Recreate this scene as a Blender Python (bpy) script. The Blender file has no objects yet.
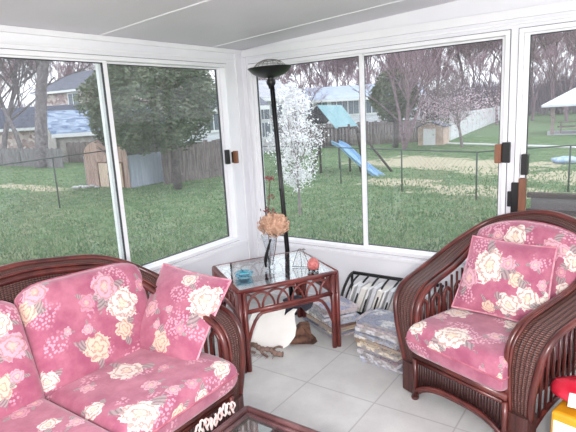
import bpy, math, random
from math import sin, cos, pi, radians, sqrt, atan2
from mathutils import Vector, Matrix
C = bpy.context.scene.collection
V = Vector

# ------------------------------------------------------------------ camera
F, YAW, PITCH, ROLL, HC = 503.06, 0.621027, 0.2006905, -0.0560574, 1.6
fw = V((-sin(YAW)*cos(PITCH), cos(YAW)*cos(PITCH), -sin(PITCH)))
rt = fw.cross(V((0, 0, 1))).normalized(); up = rt.cross(fw)
rt2 = cos(ROLL)*rt + sin(ROLL)*up; up2 = -sin(ROLL)*rt + cos(ROLL)*up
cam = bpy.data.cameras.new('camera'); co = bpy.data.objects.new('camera', cam); C.objects.link(co)
m = Matrix((rt2, up2, -fw)).transposed().to_4x4(); m.translation = V((0, 0, HC)); co.matrix_world = m
cam.sensor_width = 36; cam.lens = F/576*36; cam.clip_end = 1000
bpy.context.scene.camera = co
def ray(px, py): return rt2*((px-288)/F) + up2*(-(py-216)/F) + fw
GZ = -0.75                                   # lawn level below the porch floor
def at(px, py, z=GZ):                        # point of the horizontal plane z under a sight line
    d = ray(px, py); return V((0, 0, HC)) + d*((z-HC)/d.z)
def atd(px, py, dist):                       # point of a sight line at a horizontal distance
    d = ray(px, py); return V((0, 0, HC)) + d*(dist/sqrt(d.x**2+d.y**2))

# ------------------------------------------------------------------ mesh helpers
class MB:
    def __init__(s): s.v = []; s.f = []; s.mi = []; s.uv = {}; s.sm = []
    def add(s, vs, fs, smooth=True, mi=0, uvs=None):
        b = len(s.v); s.v += [tuple(p) for p in vs]
        for k, f in enumerate(fs):
            if uvs: s.uv[len(s.f)] = uvs[k]
            s.f.append([i+b for i in f]); s.mi.append(mi); s.sm.append(smooth)
        return s
    def box(s, lo, hi, mi=0):
        x0, y0, z0 = lo; x1, y1, z1 = hi
        vs = [(x, y, z) for x in (x0, x1) for y in (y0, y1) for z in (z0, z1)]
        return s.add(vs, [(0, 1, 3, 2), (4, 6, 7, 5), (0, 4, 5, 1), (2, 3, 7, 6), (0, 2, 6, 4), (1, 5, 7, 3)], False, mi)
    def obox(s, c, ax, ay, az, mi=0):        # oriented box from half-vectors
        c, ax, ay, az = V(c), V(ax), V(ay), V(az)
        vs = [c+i*ax+j*ay+k*az for i in (-1, 1) for j in (-1, 1) for k in (-1, 1)]
        return s.add(vs, [(0, 1, 3, 2), (4, 6, 7, 5), (0, 4, 5, 1), (2, 3, 7, 6), (0, 2, 6, 4), (1, 5, 7, 3)], False, mi)
    def tube(s, pts, r, n=8, closed=False, mi=0, caps=True):
        pts = [V(p) for p in pts]; N = len(pts)
        rs = r if isinstance(r, (list, tuple)) else [r]*N
        T = []
        for i in range(N):
            a = pts[(i-1) % N] if (closed or i > 0) else pts[i]
            b = pts[(i+1) % N] if (closed or i < N-1) else pts[i]
            t = b-a; T.append(t.normalized() if t.length > 1e-9 else V((0, 0, 1)))
        ref = V((0, 0, 1)) if abs(T[0].z) < .9 else V((1, 0, 0))
        nn = T[0].cross(ref).normalized(); vs = []
        for i in range(N):
            nn = (nn - T[i]*nn.dot(T[i])).normalized(); bb = T[i].cross(nn)
            for k in range(n):
                a = 2*pi*k/n; vs.append(pts[i] + (nn*cos(a)+bb*sin(a))*rs[i])
        fs = []
        for i in range(N if closed else N-1):
            j = (i+1) % N
            for k in range(n): fs.append((i*n+k, i*n+(k+1) % n, j*n+(k+1) % n, j*n+k))
        if caps and not closed and n > 3: fs += [tuple(range(n))[::-1], tuple((N-1)*n+k for k in range(n))]
        return s.add(vs, fs, True, mi)
    def lathe(s, prof, n=28, c=(0, 0, 0), mi=0):
        vs = []; fs = []
        for r, z in prof:
            for k in range(n):
                a = 2*pi*k/n; vs.append((c[0]+r*cos(a), c[1]+r*sin(a), c[2]+z))
        for i in range(len(prof)-1):
            for k in range(n): fs.append((i*n+k, i*n+(k+1) % n, (i+1)*n+(k+1) % n, (i+1)*n+k))
        return s.add(vs, fs, True, mi)
    def prism(s, poly, d, mi=0, smooth=False):   # polygon of 3-D points extruded by vector d
        n = len(poly); d = V(d)
        vs = [V(p) for p in poly] + [V(p)+d for p in poly]
        fs = [tuple(range(n)), tuple(range(2*n-1, n-1, -1))] + [(i, (i+1) % n, n+(i+1) % n, n+i) for i in range(n)]
        return s.add(vs, fs, smooth, mi)
    def blob(s, c, r, seed=0, n=8, amp=.25, sq=(1, 1, 1), mi=0):
        rnd = random.Random(seed); ph = [rnd.uniform(0, 6) for _ in range(6)]
        vs = []; fs = []; m2 = n*2
        for i in range(n+1):
            th = pi*i/n
            for k in range(m2):
                a = 2*pi*k/m2
                rr = r*(1+amp*sin(3*a+ph[0]+2*th)*sin(th*2+ph[1])+amp*.5*sin(5*a+ph[2])*sin(th))
                vs.append((c[0]+rr*sin(th)*cos(a)*sq[0], c[1]+rr*sin(th)*sin(a)*sq[1], c[2]+rr*cos(th)*sq[2]))
        for i in range(n):
            for k in range(m2): fs.append((i*m2+k, (i+1)*m2+k, (i+1)*m2+(k+1) % m2, i*m2+(k+1) % m2))
        return s.add(vs, fs, True, mi)
    def build(s, name, mats, parent=None, loc=None, bevel=0):
        me = bpy.data.meshes.new(name); me.from_pydata(s.v, [], s.f)
        if not isinstance(mats, (list, tuple)): mats = [mats]
        for mt in mats: me.materials.append(mt)
        me.polygons.foreach_set('material_index', s.mi); me.polygons.foreach_set('use_smooth', s.sm)
        if s.uv:
            l = me.uv_layers.new(name='UVMap')
            for p in me.polygons:
                if p.index in s.uv:
                    for li, uv in zip(p.loop_indices, s.uv[p.index]): l.data[li].uv = uv
        me.update()
        o = bpy.data.objects.new(name, me); C.objects.link(o)
        if parent: o.parent = parent
        if loc: o.location = loc
        if bevel:
            b = o.modifiers.new('bevel', 'BEVEL'); b.width = bevel; b.segments = 2; b.limit_method = 'ANGLE'; b.angle_limit = radians(40)
        return o
def spline(pts, k=6):
    pts = [V(p) for p in pts]; out = []
    for i in range(len(pts)-1):
        p0 = pts[i-1] if i else 2*pts[0]-pts[1]; p1, p2 = pts[i], pts[i+1]
        p3 = pts[i+2] if i+2 < len(pts) else 2*p2-p1
        for j in range(k):
            t = j/k; out.append(.5*((2*p1)+(p2-p0)*t+(2*p0-5*p1+4*p2-p3)*t*t+(3*p1-p0-3*p2+p3)*t**3))
    return out+[pts[-1]]
def tag(o, label=None, cat=None, group=None, kind=None):
    if label: o['label'] = label
    if cat: o['category'] = cat
    if group: o['group'] = group
    if kind: o['kind'] = kind
    return o
def empty(name, loc=(0, 0, 0), rz=0, label=None, cat=None, group=None, kind=None):
    o = bpy.data.objects.new(name, None); C.objects.link(o); o.location = loc; o.rotation_euler = (0, 0, rz)
    o.empty_display_size = .1
    return tag(o, label, cat, group, kind)
def dup(root, loc, rz, label, group=None, scale=None):
    r = root.copy(); C.objects.link(r); r.location = loc; r.rotation_euler = (0, 0, rz); r['label'] = label
    if group: r['group'] = group
    if scale: r.scale = scale
    for ch in list(root.children):
        c = ch.copy(); C.objects.link(c); c.parent = r
        for g in list(ch.children):
            d = g.copy(); C.objects.link(d); d.parent = c
    return r

# ------------------------------------------------------------------ materials
def srgb(r, g, b):
    f = lambda c: (c/255/12.92) if c/255 <= .04045 else ((c/255+.055)/1.055)**2.4
    return (f(r), f(g), f(b), 1)
class NT:
    def __init__(s, tree): s.t = tree; s.n = tree.nodes; s.l = tree.links
    def node(s, ty, **kw):
        n = s.n.new(ty)
        for k, v in kw.items(): setattr(n, k, v)
        return n
    def put(s, sock, v):
        if isinstance(v, bpy.types.NodeSocket): s.l.new(v, sock)
        else: sock.default_value = v
    def math(s, op, a, b=None, c=None, clamp=False):
        n = s.node('ShaderNodeMath', operation=op, use_clamp=clamp); s.put(n.inputs[0], a)
        if b is not None: s.put(n.inputs[1], b)
        if c is not None: s.put(n.inputs[2], c)
        return n.outputs[0]
    def vmath(s, op, a, b=None, sc=None):
        n = s.node('ShaderNodeVectorMath', operation=op); s.put(n.inputs[0], a)
        if b is not None: s.put(n.inputs[1], b)
        if sc is not None: s.put(n.inputs['Scale'], sc)
        return n
    def mix(s, f, a, b, bt='MIX'):
        n = s.node('ShaderNodeMix', data_type='RGBA', blend_type=bt); s.put(n.inputs[0], f); s.put(n.inputs[6], a); s.put(n.inputs[7], b)
        return n.outputs[2]
    def step(s, v, lo, hi):
        n = s.node('ShaderNodeMapRange', interpolation_type='SMOOTHSTEP'); s.put(n.inputs[0], v); s.put(n.inputs[1], lo); s.put(n.inputs[2], hi)
        return n.outputs[0]
    def noise(s, vec, scale, detail=3, rough=.5, out='Fac', dist=0):
        n = s.node('ShaderNodeTexNoise'); s.put(n.inputs['Vector'], vec); n.inputs['Scale'].default_value = scale
        n.inputs['Detail'].default_value = detail; n.inputs['Roughness'].default_value = rough; n.inputs['Distortion'].default_value = dist
        return n.outputs[out]
def newmat(name):
    mt = bpy.data.materials.new(name); mt.use_nodes = True; t = NT(mt.node_tree); t.n.clear()
    out = t.node('ShaderNodeOutputMaterial'); b = t.node('ShaderNodeBsdfPrincipled'); t.l.new(b.outputs[0], out.inputs[0])
    return mt, t, b, out
def mat(name, col, rough=.6, col2=None, scale=8, bump=0, bscale=None, metal=0, spec=.5, detail=3, stretch=None, coords='Object', sheen=0, lohi=(.35, .65)):
    mt, t, b, out = newmat(name)
    tc = t.node('ShaderNodeTexCoord').outputs[coords]
    if stretch:
        mp = t.node('ShaderNodeMapping'); t.l.new(tc, mp.inputs[0]); mp.inputs['Scale'].default_value = stretch; tc = mp.outputs[0]
    c = col
    n = t.noise(tc, scale, detail)
    c = t.mix(t.step(n, lohi[0], lohi[1]), col, col2 if col2 else tuple(x*.9 for x in col[:3])+(1,))
    t.put(b.inputs['Base Color'], c)
    b.inputs['Roughness'].default_value = rough; b.inputs['Metallic'].default_value = metal
    b.inputs['Specular IOR Level'].default_value = spec; b.inputs['Sheen Weight'].default_value = sheen
    if bump:
        bn = t.node('ShaderNodeBump'); bn.inputs['Strength'].default_value = bump; bn.inputs['Distance'].default_value = .01
        t.put(bn.inputs['Height'], t.noise(tc, bscale or scale*4, 3)); t.l.new(bn.outputs[0], b.inputs['Normal'])
    return mt
M = {}
M['white'] = mat('white_aluminium', srgb(243, 243, 246), .45, srgb(236, 236, 240), 2)
M['white2'] = mat('white_panel', srgb(240, 240, 244), .55, srgb(232, 232, 238), 1.5)
M['ceil'] = mat('ceiling_panel', srgb(222, 219, 226), .5, srgb(214, 211, 218), 1.2, bump=.05, bscale=120)
M['gasket'] = mat('dark_gasket', srgb(58, 60, 64), .6)
M['rattan'] = mat('red_brown_rattan', srgb(104, 48, 42), .28, srgb(70, 30, 28), 9, bump=.08, bscale=60, stretch=(1, 1, .5), spec=.6)
M['wrap'] = None
M['tablerattan'] = mat('reddish_rattan', srgb(122, 58, 52), .28, srgb(90, 38, 36), 9, bump=.08, bscale=60, spec=.6)
M['coffeerattan'] = mat('mauve_brown_rattan', srgb(120, 82, 82), .35, srgb(96, 62, 62), 12, bump=.08, bscale=60)
M['black'] = mat('black_satin', srgb(24, 22, 24), .35)
M['blackm'] = mat('black_matte', srgb(20, 20, 22), .6)
M['woodhandle'] = mat('brown_wood', srgb(136, 88, 64), .45, srgb(110, 70, 50), 14, stretch=(1, 1, .2))
def glass_mat(name, tint, refl, rough=0.0):
    mt, t, b, out = newmat(name); t.n.remove(b)
    tr = t.node('ShaderNodeBsdfTransparent'); tr.inputs[0].default_value = tint
    gl = t.node('ShaderNodeBsdfGlossy'); gl.inputs['Roughness'].default_value = rough
    lw = t.node('ShaderNodeLayerWeight'); lw.inputs[0].default_value = .5
    fr = t.math('MULTIPLY_ADD', t.math('POWER', lw.outputs['Facing'], 4.5), .9, .04)
    mx = t.node('ShaderNodeMixShader'); t.put(mx.inputs[0], t.math('MULTIPLY', fr, refl, clamp=True))
    t.l.new(tr.outputs[0], mx.inputs[1]); t.l.new(gl.outputs[0], mx.inputs[2]); t.l.new(mx.outputs[0], out.inputs[0])
    return mt
M['pane'] = glass_mat('window_glass', (.95, .975, .97, 1), .5)
_t = NT(M['pane'].node_tree); _o = [n for n in _t.n if n.type == 'OUTPUT_MATERIAL'][0]; _l = _o.inputs[0].links[0].from_socket
_d = _t.node('ShaderNodeBsdfDiffuse'); _d.inputs[0].default_value = (.9, .92, .95, 1); _m = _t.node('ShaderNodeMixShader')
_t.put(_m.inputs[0], _t.math('MULTIPLY_ADD', _t.noise(_t.node('ShaderNodeTexCoord').outputs['Object'], 3, 3), .03, .022)); _t.l.new(_l, _m.inputs[1]); _t.l.new(_d.outputs[0], _m.inputs[2]); _t.l.new(_m.outputs[0], _o.inputs[0])
M['tableglass'] = glass_mat('table_glass', (.88, .93, .93, 1), 1.9)
M['vaseglass'] = glass_mat('clear_glass', (.95, .96, .97, 1), 1.3, .03)
M['blueglass'] = glass_mat('blue_glass', (.55, .84, .93, 1), 2.0, .05)

def wicker(name, c1, c2, su, sv, rough=.45):
    mt, t, b, out = newmat(name)
    uv = t.node('ShaderNodeUVMap').outputs[0]
    sp = t.node('ShaderNodeSeparateXYZ'); t.l.new(uv, sp.inputs[0])
    a = t.math('SINE', t.math('MULTIPLY', sp.outputs[0], su)); c = t.math('SINE', t.math('MULTIPLY', sp.outputs[1], sv))
    w = t.math('ABSOLUTE', t.math('MULTIPLY', a, c))
    fade = t.math('ADD', t.math('MULTIPLY', w, .75), t.math('MULTIPLY', t.noise(uv, 60), .35))
    t.put(b.inputs['Base Color'], t.mix(t.step(fade, .1, .9), c1, c2)); b.inputs['Roughness'].default_value = rough
    bn = t.node('ShaderNodeBump'); bn.inputs['Strength'].default_value = .8; bn.inputs['Distance'].default_value = .006
    t.put(bn.inputs['Height'], w); t.l.new(bn.outputs[0], b.inputs['Normal'])
    return mt
M['weave'] = wicker('woven_wicker', srgb(50, 30, 28), srgb(116, 76, 68), 2*pi/.030, 2*pi/.021)
M['wrap'] = wicker('wrapped_cane', srgb(58, 30, 28), srgb(96, 54, 48), 2*pi/.06, 2*pi/.012)

# --- floral fabric: a node group that lays one rose with its leaves on a colour
def rose_group():
    g = bpy.data.node_groups.new('rose', 'ShaderNodeTree'); t = NT(g)
    I = g.interface
    for nm, ty in (('UV', 'NodeSocketVector'), ('Center', 'NodeSocketVector'), ('Radius', 'NodeSocketFloat'), ('Rot', 'NodeSocketFloat'),
                   ('Leaves', 'NodeSocketFloat'), ('Noise', 'NodeSocketFloat'), ('Tint', 'NodeSocketColor'), ('Color', 'NodeSocketColor')):
        I.new_socket(name=nm, in_out='INPUT', socket_type=ty)
    I.new_socket(name='Color', in_out='OUTPUT', socket_type='NodeSocketColor')
    gi = t.node('NodeGroupInput'); go = t.node('NodeGroupOutput'); i = gi.outputs
    d = t.vmath('SUBTRACT', i['UV'], i['Center'])
    r = t.math('DIVIDE', t.vmath('LENGTH', d.outputs[0]).outputs['Value'], i['Radius'])
    sp = t.node('ShaderNodeSeparateXYZ'); t.l.new(d.outputs[0], sp.inputs[0])
    th = t.math('ADD', t.math('ARCTAN2', sp.outputs[1], sp.outputs[0]), i['Rot'])
    nz = t.math('SUBTRACT', i['Noise'], .5)
    rw = t.math('MULTIPLY', r, t.math('ADD', 1, t.math('MULTIPLY', nz, 1.1)))
    # leaves
    lob = t.math('POWER', t.math('ABSOLUTE', t.math('SINE', t.math('MULTIPLY', th, 1.5))), 5)
    win = t.step(t.math('COSINE', t.math('ADD', th, .6)), -.35, -.1)
    le = t.math('ADD', .35, t.math('MULTIPLY', t.math('MULTIPLY', lob, win), 1.3))
    lm = t.math('MULTIPLY', t.step(t.math('SUBTRACT', le, rw), -.05, .06), i['Leaves'])
    vein = t.math('ABSOLUTE', t.math('SINE', t.math('ADD', t.math('MULTIPLY', th, 12), t.math('MULTIPLY', r, 9))))
    lc = t.mix(vein, srgb(108, 100, 102), srgb(166, 154, 152))
    c = t.mix(t.math('MULTIPLY', lm, .85), i['Color'], lc)
    # petals
    pe = t.math('ADD', .80, t.math('MULTIPLY', t.math('ABSOLUTE', t.math('SINE', t.math('MULTIPLY', th, 3))), .2))
    pm = t.step(t.math('SUBTRACT', pe, rw), -.04, .05)
    sw = t.math('SINE', t.math('ADD', t.math('ADD', t.math('MULTIPLY', r, 15), t.math('MULTIPLY', t.math('SINE', t.math('MULTIPLY', th, 2.5)), 1.6)), t.math('MULTIPLY', nz, 14)))
    pet = t.mix(t.step(sw, -.95, -.1), t.mix(.75, i['Tint'], srgb(168, 124, 120)), i['Tint'])
    pet = t.mix(t.math('MULTIPLY', t.step(r, .42, .1), .5), pet, srgb(232, 196, 160))
    c = t.mix(pm, c, pet)
    t.put(go.inputs[0], c)
    return g
ROSE = rose_group()
TINT = {'w': srgb(226, 214, 204), 'c': srgb(220, 194, 174), 'p': srgb(214, 164, 178), 'q': srgb(204, 142, 162)}
def floral(name, roses, ox=0.0):
    """roses: (u, v, radius, rotation, leaves, tint) in metres of cloth"""
    mt, t, b, out = newmat(name)
    uv = t.node('ShaderNodeUVMap').outputs[0]
    uvo = t.vmath('ADD', uv, (ox, ox*.7, 0)).outputs[0]
    base = t.mix(t.step(t.noise(uvo, 7, 5, .65), .3, .7), srgb(156, 82, 108), srgb(184, 114, 134))
    # sprays of tiny pale blossoms
    vo = t.node('ShaderNodeTexVoronoi', voronoi_dimensions='2D', feature='F1'); t.l.new(uvo, vo.inputs['Vector']); vo.inputs['Scale'].default_value = 62
    spray = t.math('MULTIPLY', t.step(vo.outputs['Distance'], .42, .28), t.step(t.noise(uvo, 5.5, 1), .55, .62))
    c = t.mix(t.math('MULTIPLY', spray, .6), base, srgb(232, 184, 198))
    nz = t.noise(uvo, 34, 3, .6)
    for (u, v, r, rot, lv, ti) in roses:
        g = t.node('ShaderNodeGroup'); g.node_tree = ROSE
        t.l.new(uv, g.inputs['UV']); g.inputs['Center'].default_value = (u, v, 0); g.inputs['Radius'].default_value = r
        g.inputs['Rot'].default_value = rot; g.inputs['Leaves'].default_value = lv; t.l.new(nz, g.inputs['Noise'])
        g.inputs['Tint'].default_value = TINT[ti]; t.l.new(c, g.inputs['Color']); c = g.outputs[0]
    t.put(b.inputs['Base Color'], c); b.inputs['Roughness'].default_value = .85
    b.inputs['Sheen Weight'].default_value = .35; b.inputs['Sheen Roughness'].default_value = .5
    b.inputs['Specular IOR Level'].default_value = .2
    bn = t.node('ShaderNodeBump'); bn.inputs['Strength'].default_value = .35; bn.inputs['Distance'].default_value = .012
    t.put(bn.inputs['Height'], t.noise(uvo, 11, 3)); t.l.new(bn.outputs[0], b.inputs['Normal'])
    return mt
M['piping_pale'] = mat('pale_piping', srgb(214, 158, 170), .85, srgb(196, 120, 138), 20)
M['piping'] = mat('rose_piping', srgb(166, 90, 108), .85, srgb(184, 112, 128), 20)

# ------------------------------------------------------------------ cushions
def cushion_pt(u, v, w, d, h, p, q, pinch, arch, side, taper=0):
    pr = max(0, 1-abs(u)**p)**(1/q)*max(0, 1-abs(v)**p)**(1/q)
    x = u*w/2*(1-pinch*(1-v*v))*(1-taper*(v+1)/2); y = v*d/2*(1-pinch*(1-u*u)) - arch*(abs(u)**(2.4 if arch > .08 else 7))*(v+1)/2
    return V((x, y, side*h/2*pr))
def cushion(name, w, d, h, material, parent=None, mtx=None, p=8, q=3.0, pinch=0.0, arch=0.0, n=36, seam=True, taper=0, label=None, dimples=()):
    """soft block lying in local XY, thickness along Z; cloth coordinates follow the surface in metres"""
    mb = MB(); ts = [-1+2*i/n for i in range(n+1)]
    ts = [math.copysign(1-(1-abs(t))**1.6, t) for t in ts]      # finer towards the edges
    def arcs(fn):
        acc = [0]
        for i in range(n): acc.append(acc[-1]+(fn(ts[i+1])-fn(ts[i])).length)
        mid = acc[n//2]; return [a-mid for a in acc]
    Su = arcs(lambda t: cushion_pt(t, 0, w, d, h, p, q, pinch, 0, 1)); Sv = arcs(lambda t: cushion_pt(0, t, w, d, h, p, q, pinch, 0, 1))
    vs = []
    for side in (1, -1):
        for j in range(n+1):
            for i in range(n+1):
                P = cushion_pt(ts[i], ts[j], w, d, h, p, q, pinch, arch, side, taper)
                if side == 1:
                    for (du, dv, dr, dd) in dimples:
                        k = ((P.x-du)**2+(P.y-dv)**2)/dr**2; P.z -= dd*math.exp(-k)
                vs.append(P)
    N1 = (n+1)**2; fs = []; uvs = []
    for side in (0, 1):
        for j in range(n):
            for i in range(n):
                a = side*N1+j*(n+1)+i; q4 = (a, a+1, a+n+2, a+n+1)
                uu = [(Su[i], Sv[j]), (Su[i+1], Sv[j]), (Su[i+1], Sv[j+1]), (Su[i], Sv[j+1])]
                if side: q4 = q4[::-1]; uu = [(x+.31, y+.17) for x, y in uu[::-1]]
                fs.append(q4); uvs.append(uu)
    mb.add(vs, fs, True, 0, uvs)
    o = mb.build(name, material, parent)
    if mtx is not None: o.matrix_local = mtx
    if label: o['label'] = label
    if seam:
        ring = []
        K = 16
        edge = [(-1+2*k/K, -1) for k in range(K)]+[(1, -1+2*k/K) for k in range(K)]+[(1-2*k/K, 1) for k in range(K)]+[(-1, 1-2*k/K) for k in range(K)]
        for (a, b) in edge: ring.append(cushion_pt(a, b, w, d, h, p, q, pinch, arch, 1, taper))
        MB().tube(ring, .006, 6, closed=True).build('piping', M['piping_pale'] if name == 'throw_pillow' else M['piping'], o)
    return o
def basis(center, ex, ey):
    ex = V(ex).normalized(); ey = V(ey); ey = (ey-ex*ey.dot(ex)).normalized(); ez = ex.cross(ey)
    m = Matrix((ex, ey, ez)).transposed().to_4x4(); m.translation = V(center); return m

# ------------------------------------------------------------------ rattan seating
def band_paths(hw, depth, sidep):
    """control points of the hoop that runs foot - arm - back - arm - foot; hw half width between band centres at the posts"""
    if sidep: return [((hw, .03, .18), 0, 0, .05), ((hw+.005, .012, .30), 0, 0, .052), ((hw+.012, .005, .42), 0, 0, .056), ((hw+.02, .02, .53), 0, 0, .06),
             ((hw+.028, .09, .605), 0, 0, .062), ((hw+.03, .22, .64), 0, 0, .062), ((hw+.03, .38, .665), 5, .1, .058), ((hw+.02, .48, .70), 12, .25, .053),
             ((hw-.02, .58, .758), 30, .4, .048), ((hw-.09, .665, .825), 52, .6, .042), ((hw-.21, .735, .882), 75, .75, .038), ((hw-.40, depth-.04, .915), 88, .75, .036)]
    right = [((hw, .03, .18), 0, 0, .05), ((hw+.008, .012, .30), 0, 0, .056), ((hw+.018, .005, .42), 0, 0, .067), ((hw+.03, .02, .53), 0, 0, .076),
             ((hw+.045, .09, .605), 0, 0, .079), ((hw+.06, .22, .642), 0, 0, .079), ((hw+.072, .38, .682), 5, .1, .076), ((hw+.07, .50, .73), 15, .25, .069),
             ((hw+.045, .59, .785), 32, .4, .06), ((hw-.02, depth-.11, .86), 55, .6, .052), ((hw-.16, depth-.06, .915), 75, .75, .046)]
    return right
def rattan_seat(root, W, depth, cush_fn):
    R, WV, WP = M['rattan'], M['weave'], M['wrap']
    hw = W/2-.055
    right = band_paths(hw, depth, W > 1)
    bw = .036 if W > 1 else .046
    flat = [((.14, depth-.04, .937), 90, .8, bw)] if W > 1 else []
    mid = [((0, depth-.04, .94), 90, .8, bw)]
    half = right+flat
    ctrl = [(V((-p[0], p[1], p[2])), V((-cos(radians(a)), sin(radians(a)), tl)).normalized()*w) for (p, a, tl, w) in half]
    ctrl += [(V(p), V((0, 1, tl)).normalized()*w) for (p, a, tl, w) in mid]
    ctrl += [(V(p), V((cos(radians(a)), sin(radians(a)), tl)).normalized()*w) for (p, a, tl, w) in half[::-1]]
    P = spline([c[0] for c in ctrl], 5); Wd = spline([c[1] for c in ctrl], 5)
    # woven band
    mb = MB(); vs = []; fs = []; uvs = []; s = 0; th = .012
    for i, (p, w) in enumerate(zip(P, Wd)):
        t = (P[min(i+1, len(P)-1)]-P[max(i-1, 0)]).normalized(); nrm = t.cross(w).normalized()
        if i: s += (P[i]-P[i-1]).length
        for a in (-1, -.5, 0, .5, 1): vs.append(p+w*a + nrm*th*.4)
        for a in (1, -1): vs.append(p+w*a - nrm*th*.6)
        if i:
            b0 = (i-1)*7; b1 = i*7; ds = (P[i]-P[i-1]).length
            for k in range(7):
                k2 = (k+1) % 7
                fs.append((b0+k, b0+k2, b1+k2, b1+k)); ua = k*.025; ub = (k+1)*.025
                uvs.append([(ua, s-ds), (ub, s-ds), (ub, s), (ua, s)])
    mb.add(vs, fs, True, 0, uvs); mb.build('woven_band', WV, root)
    for off, nm in ((-1.05, 'inner_rim_pole'), (1.05, 'outer_rim_pole')):
        MB().tube([p+w*off for p, w in zip(P, Wd)], .0165, 8).build(nm, R, root)
    # a thinner companion pole under the inner rim
    MB().tube([p+w*-.72+V((0, 0, .004))+(V((0, -.014, 0)) if p.y < .06 else V((0, 0, .012))) for p, w in zip(P, Wd)], .008, 6).build('cane_trim', R, root)
    # front posts: wrapped blocks with reeds
    for sgn in (-1, 1):
        b = MB(); x = sgn*hw; vs = []; fs = []; uvs = []
        ring = []
        for a in range(16):
            an = 2*pi*a/16; ring.append((x+.058*math.copysign(abs(cos(an))**.35, cos(an)), .045+.045*math.copysign(abs(sin(an))**.35, sin(an))))
        for j, z in enumerate((.02, .10, .195)):
            for (a, c) in ring: vs.append((a, c, z))
        for j in range(2):
            for k in range(16):
                k2 = (k+1) % 16; fs.append((j*16+k, j*16+k2, (j+1)*16+k2, (j+1)*16+k)); uvs.append([(k*.02, j*.09), ((k+1)*.02, j*.09), ((k+1)*.02, j*.09+.09), (k*.02, j*.09+.09)])
        b.add(vs, fs, True, 0, uvs); b.add([vs[k] for k in range(16)], [tuple(range(16))[::-1]], False); b.add([vs[32+k] for k in range(16)], [tuple(range(16))], False)
        b.build('front_post', WP, root)
        MB().lathe([(0, 0), (.02, .0), (.022, .012), (.016, .022), (0, .022)], 12, (x-sgn*.045, .0, 0)).build('foot', R, root)
        MB().tube([(x-sgn*.05, -.005, .012), (x-sgn*.05, -.005, .24)], .014, 8).build('post_pole', R, root)
        MB().tube([(sgn*(hw-.03), depth-.12, .0), (sgn*(hw-.02), depth-.1, .25), (sgn*(hw-.02), depth-.08, .7)], .02, 8).build('back_leg', R, root)
    # seat frame
    b = MB()
    b.tube([(-hw+.04, .0, .265), (hw-.04, .0, .265)], .02, 8); b.tube([(-hw+.04, .004, .228), (hw-.04, .004, .228)], .011, 8)
    b.tube([(-hw+.02, depth-.1, .26), (hw-.02, depth-.1, .26)], .018, 8)
    for sgn in (-1, 1): b.tube([(sgn*hw, .03, .26), (sgn*hw, depth-.1, .26)], .018, 8)
    b.build('seat_frame', R, root)
    MB().box((-hw+.02, .02, .255), (hw-.02, depth-.12, .275)).build('seat_deck', WV, root)
    # apron: reeds between the seat rail and an arched rail
    def archz(x, h):
        k = min(1, abs(x)/(h-.05)); return .05+.075*(1-k**3)
    xs = [-(hw-.055)+i*2*(hw-.055)/24 for i in range(25)]
    MB().tube([(x, -.004, archz(x, hw)) for x in xs], .014, 8).tube([(x, .004, archz(x, hw)-.018) for x in xs], .009, 8).build('arched_rail', R, root)
    b = MB(); nr = int(2*(hw-.06)/.0165)
    for i in range(nr+1):
        x = -(hw-.06)+i*2*(hw-.06)/nr; b.tube([(x, .010, archz(x, hw)), (x, .010, .235)], .0068, 6)
    b.build('apron_panel', WP, root)
    # arms: looped canes, spindles and arched side rails
    for sgn in (-1, 1):
        x = sgn*(hw+.01)
        for k in range(5):
            v = .095+k*.10; h = .575+.012*k; w2 = .030
            pts = [(x-sgn*.035, v-w2, .27), (x-sgn*.035, v-w2, h-.08)]+[(x-sgn*.035, v-w2*cos(a), h-.08+.055*sin(a)) for a in (pi*.2, pi*.4, pi*.5, pi*.6, pi*.8)]+[(x-sgn*.035, v+w2, h-.08), (x-sgn*.035, v+w2, .27)]
            MB().tube(spline(pts, 3), .0095, 7).build('arm_loop', R, root)
        for k in range(12):
            v = .075+k*(depth-.2)/12
            zt = .575 if v < .4 else .60+.2*(v-.4)
            zb = .08+.12*(1-abs((v-depth/2+.02)/(depth/2-.05))**2.4)
            MB().tube([(x+sgn*.03, v, zb), (x+sgn*.036, v, zt)], .0075, 6).build('side_spindle', R, root)
        vs_ = [.05+i*(depth-.15)/20 for i in range(21)]
        MB().tube([(x+sgn*.03, v, .075+.125*(1-min(1, abs((v-depth/2+.02)/(depth/2-.05)))**2.4)) for v in vs_], .013, 8).build('side_arch', R, root)
    # woven back between hoop and seat
    b = MB(); vs = []; fs = []; uvs = []; nn = 40
    idx = [i for i, p in enumerate(P) if p.y > depth-.26]
    i0, i1 = idx[0], idx[-1]; s = 0
    for k, i in enumerate(range(i0, i1+1)):
        p = P[i]-Wd[i]*.9
        if k: s += (P[i]-P[i-1]).length
        vs += [p, V((p.x*.97, p.y-.06, .27))]
        if k: fs.append((2*k-2, 2*k, 2*k+1, 2*k-1)); ds = (P[i]-P[i-1]).length; uvs.append([(s-ds, .7), (s, .7), (s, 0), (s-ds, 0)])
    b.add(vs, fs, True, 0, uvs); o = b.build('back_panel', WV, root)
    md = o.modifiers.new('solid', 'SOLIDIFY'); md.thickness = .008
    cush_fn(root, hw)

# ------------------------------------------------------------------ layout constants
XW, YW = -2.866, 3.45
def ceilz(x): return 2.146+(x-XW)*.0555

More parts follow.
